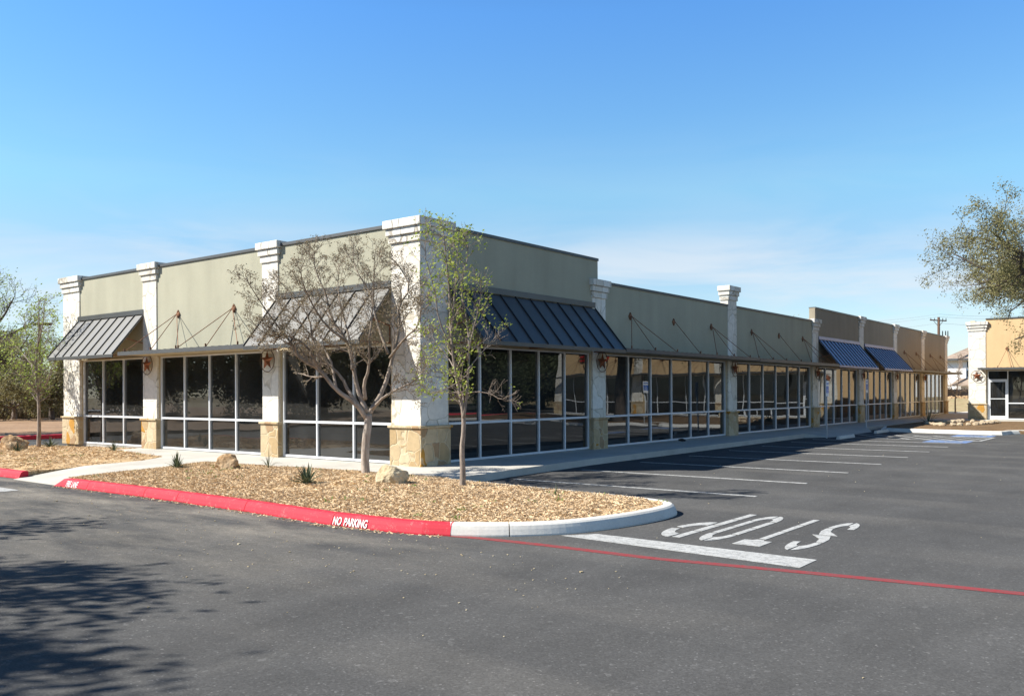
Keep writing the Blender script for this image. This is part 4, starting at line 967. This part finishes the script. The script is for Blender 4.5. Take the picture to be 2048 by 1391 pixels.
build_tree('young_tree', 'young leafy tree in the left bed beside the first pier', base, [[trunk], limbs, l1, l2], 'bark', 'spring2', ([3], 3, .08, .08, .55), rnd)

def auto_tree(name, label, base, h, rad, trunk_h, tr, barkmat, leafmat, seed, nl=7, leafn=3, leafs=.12, spread=.16, prob=.9, dens=1.0, lean=(0, 0), group=None, flat=.6, levels=2):
    rnd = random.Random(seed); base = Vector(base)
    top = base + Vector((lean[0], lean[1], trunk_h)); trunk = smooth3([base - Vector((0, 0, .1)), base.lerp(top, .5) + Vector((rnd.gauss(0, .05), rnd.gauss(0, .05), 0)) * trunk_h, top], [tr * 1.25, tr, tr * .85], 2)
    limbs = []; cen = base + Vector((lean[0], lean[1], trunk_h + (h - trunk_h) * .35))
    for k in range(nl):
        a = 6.283 * (k + rnd.uniform(-.3, .3)) / nl; el = R(rnd.uniform(12, 50) if k % 3 else rnd.uniform(55, 85)); reach = rad * rnd.uniform(.8, 1.05) if el < R(52) else (h - trunk_h) * .9
        tgt = top + Vector((math.cos(a) * math.cos(el) * reach, math.sin(a) * math.cos(el) * reach, math.sin(el) * min(reach, h - trunk_h)))
        p0 = base.lerp(top, rnd.uniform(.82, 1.0)); m1 = p0.lerp(tgt, .33) + Vector((0, 0, reach * .05)) + Vector((rnd.gauss(0, .06), rnd.gauss(0, .06), rnd.gauss(0, .06))) * reach; m2 = p0.lerp(tgt, .68) + Vector((rnd.gauss(0, .09), rnd.gauss(0, .09), rnd.gauss(0, .07))) * reach
        limbs.append(smooth3([p0, m1, m2, tgt], [tr * .55, tr * .38, tr * .22, tr * .07], 2))
    s_ = rad / 5
    l1 = spawn(limbs, 3.5 * dens / s_, 0.9 * s_, 2.2 * s_, .22, .55, .02, rnd, .42, 5, .17, .012, maxn=30, outc=cen, outw=.35)
    l2 = spawn(l1, 6 * dens / s_, .4 * s_, 1.0 * s_, .12, .55, .03, rnd, .5, 4, .2, .007, maxn=14, outc=cen, outw=.25)
    lv = [[trunk], limbs, l1, l2]
    if levels > 2: lv.append(spawn(l2, 8 * dens / s_, .18 * s_, .45 * s_, .1, .6, .03, rnd, .6, 3, .22, .0045, maxn=8))
    return build_tree(name, label, base, lv, barkmat, leafmat, ([len(lv) - 1], leafn, spread, leafs, prob), rnd, group)

# live oak on the far island
auto_tree('oak_tree', 'large spreading oak at the right edge by the orange building', (11.2, 27.6, .2), 8.9, 7.4, 4.8, .38, 'darkbark', 'oakleaf', 31, nl=20, leafn=13, leafs=.08, spread=.10, dens=1.0, lean=(-.7, -.3), levels=3)
# big half-bare tree leaning in from the left edge
p = at(-120, 840, 36); p.z = .05
auto_tree('oak_tree', 'half-bare spreading tree reaching in from the left edge of the picture', p, 7.2, 5.2, 2.6, .26, 'darkbark', 'spring2', 44, nl=13, leafn=2, leafs=.09, spread=.12, prob=.6, dens=1.0, levels=3)
# brush trees beyond the dirt field
for i, (px, dep, h, rd, mat, lab) in enumerate([(28, 58, 5.6, 3.6, 'brushleaf', 'brownish brush tree with pale stems behind the dirt field'), (104, 56, 5.2, 3.4, 'brushleaf', 'brownish forked tree next to the first pier, beyond the dirt field'),
                                                (-40, 62, 6.5, 4.2, 'brushleaf', 'brush tree at the left edge beyond the dirt field'), (66, 76, 6.0, 4.4, 'spring2', 'fresh green tree farther back behind the brush'), (135, 74, 6.4, 4.4, 'brushleaf', 'brownish tree farther back, partly hidden by the pier'), (-5, 80, 7.4, 5.0, 'spring2', 'light green tree farthest back at the left edge')]):
    p = at(px, 815, dep); p.z = .15
    auto_tree('brush_tree', lab, p, h, rd, .9, .16, 'bark' if i % 2 == 0 else 'darkbark', mat, 60 + i, nl=9, leafn=4, leafs=.17, spread=.22, dens=1.15, group='brush trees beyond the dirt field', levels=2)
# bare sapling in the gap between the buildings
p = at(1911, 818, 62); p.z = .15
auto_tree('bare_tree', 'thin leafless sapling in the gap between the two buildings', p, 4.4, 1.3, 1.3, .05, 'palebark', 'seed', 71, nl=7, leafn=1, leafs=.05, spread=.05, prob=.3, dens=.9)
# tree tops showing over the parapet
for px, dep, h, sd in ((1597, 75, 7.9, 81), (1785, 92, 8.3, 82)):
    p = at(px, 800, dep); p.z = .1
    auto_tree('oak_tree', 'twiggy tree top just showing over the parapet, ' + ('left of the tan wall step' if px < 1700 else 'between the two far piers'), p, h, 2.6, 3.0, .2, 'darkbark', 'oakleaf', sd, nl=8, leafn=3, leafs=.14, spread=.16, dens=.8)
# trees outside the frame: one casts the shadow at lower left, a second is added to enlarge it, the others are what the shop glass reflects
auto_tree('oak_tree', 'spreading oak left of the camera whose shadow falls across the asphalt', (-3.3, -17.95, 0.0), 8.6, 5.2, 3.4, .3, 'darkbark', 'darkleaf', 91, nl=17, leafn=11, leafs=.19, spread=.2, dens=1.0, levels=2)
auto_tree('oak_tree', 'second spreading oak nearer the camera, added outside the frame to fill out the shadow', (0.95, -20.35, 0.0), 8.8, 5.4, 3.0, .3, 'darkbark', 'darkleaf', 95, nl=17, leafn=11, leafs=.19, spread=.2, dens=1.0, levels=2)
proto = auto_tree('background_tree', 'dark leafy tree across the drive, reflected in the sunlit shop glass', (-38, -24, 0), 9.5, 5.6, 1.1, .3, 'darkbark', 'darkleaf', 92, nl=14, leafn=14, leafs=.24, spread=.34, dens=1.0, group='dark trees mirrored in the shop glass')
for (x, y, rz_, s_) in ((-27, -28, 1.1, .95), (-50, -22, 2.3, 1.1), (-61, -16, 3.0, 1.05), (-18, -33, 4.0, 1.1), (-44, -34, .4, 1.2), (-30, -40, 5.0, 1.3), (33, 44, 2.0, 1.0), (38, 57, 3.3, 1.15), (29, 62, 1.5, 1.2), (46, 48, .3, 1.1), (52, 66, 4.4, 1.3), (40, 78, 5.2, 1.3)):
    dup(proto, (x, y, 0), rz_, 'dark leafy tree across the drive, reflected in the sunlit shop glass' if x < 0 else 'dark leafy tree beyond the orange building, reflected in the shaded shop glass', scale=(s_, s_, s_))

# dry grass strip beyond the dirt
b = MB(); rnd = random.Random(4)
for _ in range(9000):
    t = rnd.random(); x = -50.5 - rnd.random() * 5; y = 4 + 22 * t; l = rnd.uniform(.5, 1.15); a = rnd.uniform(0, 6.28); q = Vector((x, y, .12)); d = Vector((rnd.gauss(0, .22), rnd.gauss(0, .22), 1)).normalized() * l; s_ = Vector((math.cos(a), math.sin(a), 0)) * .03
    b.poly([q - s_, q + s_, q + d + s_ * .2, q + d - s_ * .2])
tag(b.build('dry_grass', 'drygrass'), 'tall dry grass along the far edge of the dirt field', 'grass', kind='stuff')
b = MB(); b.poly([(-75, -30, .36), (-62, -30, .36), (-62, 70, .36), (-75, 70, .36)]); b.build('road', m_concrete('pale_road', (0.36, 0.36, 0.36)))['kind'] = 'structure'

# ------------------------------------------------------------------ poles, wires, far house
p = at(1878, 800, 95); p.z = 0
t = thing('utility_pole', 'dark wooden utility pole with crossarm behind the far end of the shops', 'utility pole', p)
MB().tube([(0, 0, 0), (0, 0, 9.75)], [.17, .13], 8).build('pole', 'wood', t, smooth=True)
b = MB(); ax = RIGHT; q0 = Vector((0, 0, 9.45)) - ax * .95; q1 = Vector((0, 0, 9.35)) + ax * .85; b.tube([q0, q1], .065, 6); arm = b.build('crossarm', 'wood', t)
for k in (-.85, -.45, .45, .8): MB().tube([Vector((0, 0, 9.42)) + ax * k, Vector((0, 0, 9.66)) + ax * k], [.05, .035], 6).build('insulator', 'black', arm)
b = MB(); b.tube([Vector((0, 0, 8.7)), Vector((0, 0, 9.35)) - ax * .55], .025, 5); b.tube([Vector((0, 0, 8.7)), Vector((0, 0, 9.35)) + ax * .5], .025, 5); b.build('arm_brace', 'wood', t)
for k in (.42, .75, 1.0): MB().tube([Vector((0, 0, 7.4)) + ax * k, Vector((0, 0, 8.25)) + ax * k], [.07, .05], 6).build('transformer_bushing', 'black', t)
b = MB(); b.tube([Vector((0, 0, 7.5)), Vector((0, 0, 7.45)) + ax * 1.1], .05, 6); b.build('equipment_arm', 'wood', t)
for py0, py1, lab in ((612, 622, 'thin uppermost power line crossing the sky behind the shops'), (622, 627, 'thin middle power line crossing the sky behind the shops'), (630, 640, 'thin lowest power line crossing the sky behind the shops')):
    a, c_ = at(1460, py1 + 14, 118), at(1878, py1 + 6, 95); a.z += .3
    pts = [a.lerp(c_, k / 12) - Vector((0, 0, 1.0 * 4 * (k / 12) * (1 - k / 12))) for k in range(13)]
    a2 = at(2200, py1 - 10, 95); pts += [c_.lerp(a2, k / 8) - Vector((0, 0, .6 * 4 * (k / 8) * (1 - k / 8))) for k in range(1, 9)]
    tag(MB().tube(pts, .012, 4).build('power_line', 'wire'), lab, 'cable', 'power lines')
p = at(80, 800, 70); p.z = 0.1
t = thing('utility_pole', 'short T-shaped pole rising behind the far left young tree', 'utility pole', p)
MB().tube([(0, 0, 0), (0, 0, 7.4)], [.13, .10], 8).build('pole', 'wood', t, smooth=True); b = MB(); b.tube([Vector((0, 0, 7.3)) - RIGHT * .5, Vector((0, 0, 7.3)) + RIGHT * .95], .12, 6); b.build('crossarm', 'wood', t)
p = at(70, 808, 66); p.z = .2
t = thing('marker_post', 'white marker post standing beyond the dry grass at left', 'post', p); MB().tube([(0, 0, 0), (0, 0, 1.0)], .42, 10).build('post', 'signwhite', t, smooth=True); MB().tube([(0, 0, 1.001), (0, 0, 1.12)], [.36, .12], 10).build('post_top', 'signwhite', t)

# far house between the buildings
hc = at(1915, 800, 96); hc.z = 1.0
t = thing('house', 'white two-storey house with brown shingle roof in the gap between the shops', 'house', hc, 0)
def hb(u0, u1, v0, v1, z0, z1):
    b = MB(); c = [Vector((u, v, 0)) for u, v in ((u0, v0), (u1, v0), (u1, v1), (u0, v1))]
    return b.hexa([p_ + Vector((0, 0, z0)) for p_ in c] + [p_ + Vector((0, 0, z1)) for p_ in c])
hb(-1.0, 18, 0, 9, 0, 4.18).build('wall', 'siding', t)
b = MB(); E_ = [Vector((u, v, 0)) for u, v in ((-1.6, -.6), (18.6, -.6), (18.6, 9.6), (-1.6, 9.6))]; rg = [Vector((4.5, 4.5, 0)), Vector((13, 4.5, 0))]
zE, zR = 4.2, 7.5; P = [p_ + Vector((0, 0, zE)) for p_ in E_] + [p_ + Vector((0, 0, zR)) for p_ in rg]
b.v = [tuple(p_) for p_ in P]; b.f = [(0, 1, 5, 4), (1, 2, 5), (2, 3, 4, 5), (3, 0, 4), (3, 2, 1, 0)]; b.build('roof', 'shingle', t)
hb(-1.6, 18.6, -.66, -.602, 4.02, 4.26).build('gutter', 'coping', t)
for z0, z1 in ((3.2, 4.0), (2.15, 3.0)):
    f = hb(.9, 1.9, -.06, -.002, z0, z1).build('window', 'siding', t); hb(.97, 1.83, -.075, -.061, z0 + .07, z1 - .07).build('pane', 'shutter', f)
f = hb(.45, 1.0, -.06, -.002, -.2, 1.0).build('window', 'siding', t); hb(.5, .95, -.075, -.061, -.15, .95).build('pane', 'shutter', f)
b = MB(); P = [Vector((u, v, z)) for u, v, z in ((-.6, -1.1, 1.35), (3, -1.1, 1.35), (3, 0, 2.1), (.2, 0, 2.1))]; b.poly(P); b.poly([p_ - Vector((0, 0, .12)) for p_ in reversed(P)])
b.poly([P[0] - Vector((0, 0, .12)), P[1] - Vector((0, 0, .12)), P[1], P[0]]); b.poly([P[3] - Vector((0, 0, .12)), P[0] - Vector((0, 0, .12)), P[0], P[3]]); b.build('porch_roof', 'shingle', t)
bp_ = at(1915, 800, 80)
sheet('hillside', [(bp_.x - 40, bp_.y - 8), (bp_.x + 60, bp_.y - 8), (bp_.x + 60, bp_.y + 60), (bp_.x - 40, bp_.y + 60)], lambda x, y: -.04 + min(1.05, max(0, (y - bp_.y + 5.5)) * .16), 3, 'ground', smooth=True)['kind'] = 'structure'
fc = at(1915, 790, 90); t = thing('wood_fence', 'dark weathered board fence before the white house', 'fence', (fc.x, fc.y, .9))
b = MB()
for k in range(70):
    u = -7 + k * .2; c = [RIGHT * (u + a_) + VIEW * v for a_, v in ((0, 0), (.185, 0), (.185, .03), (0, .03))]; hgt = .98 + .03 * math.sin(k * 2.1)
    b.hexa([p_ for p_ in c] + [p_ + Vector((0, 0, hgt)) for p_ in c])
b.build('board_panel', 'fence', t)
b = MB()
for z in (.25, .75): b.hexa([RIGHT * u + VIEW * v + Vector((0, 0, zz)) for zz in (z, z + .08) for u, v in ((-7, -.05), (7, -.05), (7, -.002), (-7, -.002))])
b.build('rail', 'fence', t)
for k in range(11):
    p = at(1893 + k * 5.2, 800, 82 + random.uniform(-.3, .3)); rock('pale limestone block in the low retaining row in the gap', (p.x, p.y, .78 + random.uniform(-.05, .05)), .34, .3, .5, 'boulder', 300 + k, 'retaining_stone', 2, 'retaining stones in the gap between the buildings')
print('polys', sum(len(o.data.polygons) for o in bpy.data.objects if o.type == 'MESH'), 'objects', len(bpy.data.objects))
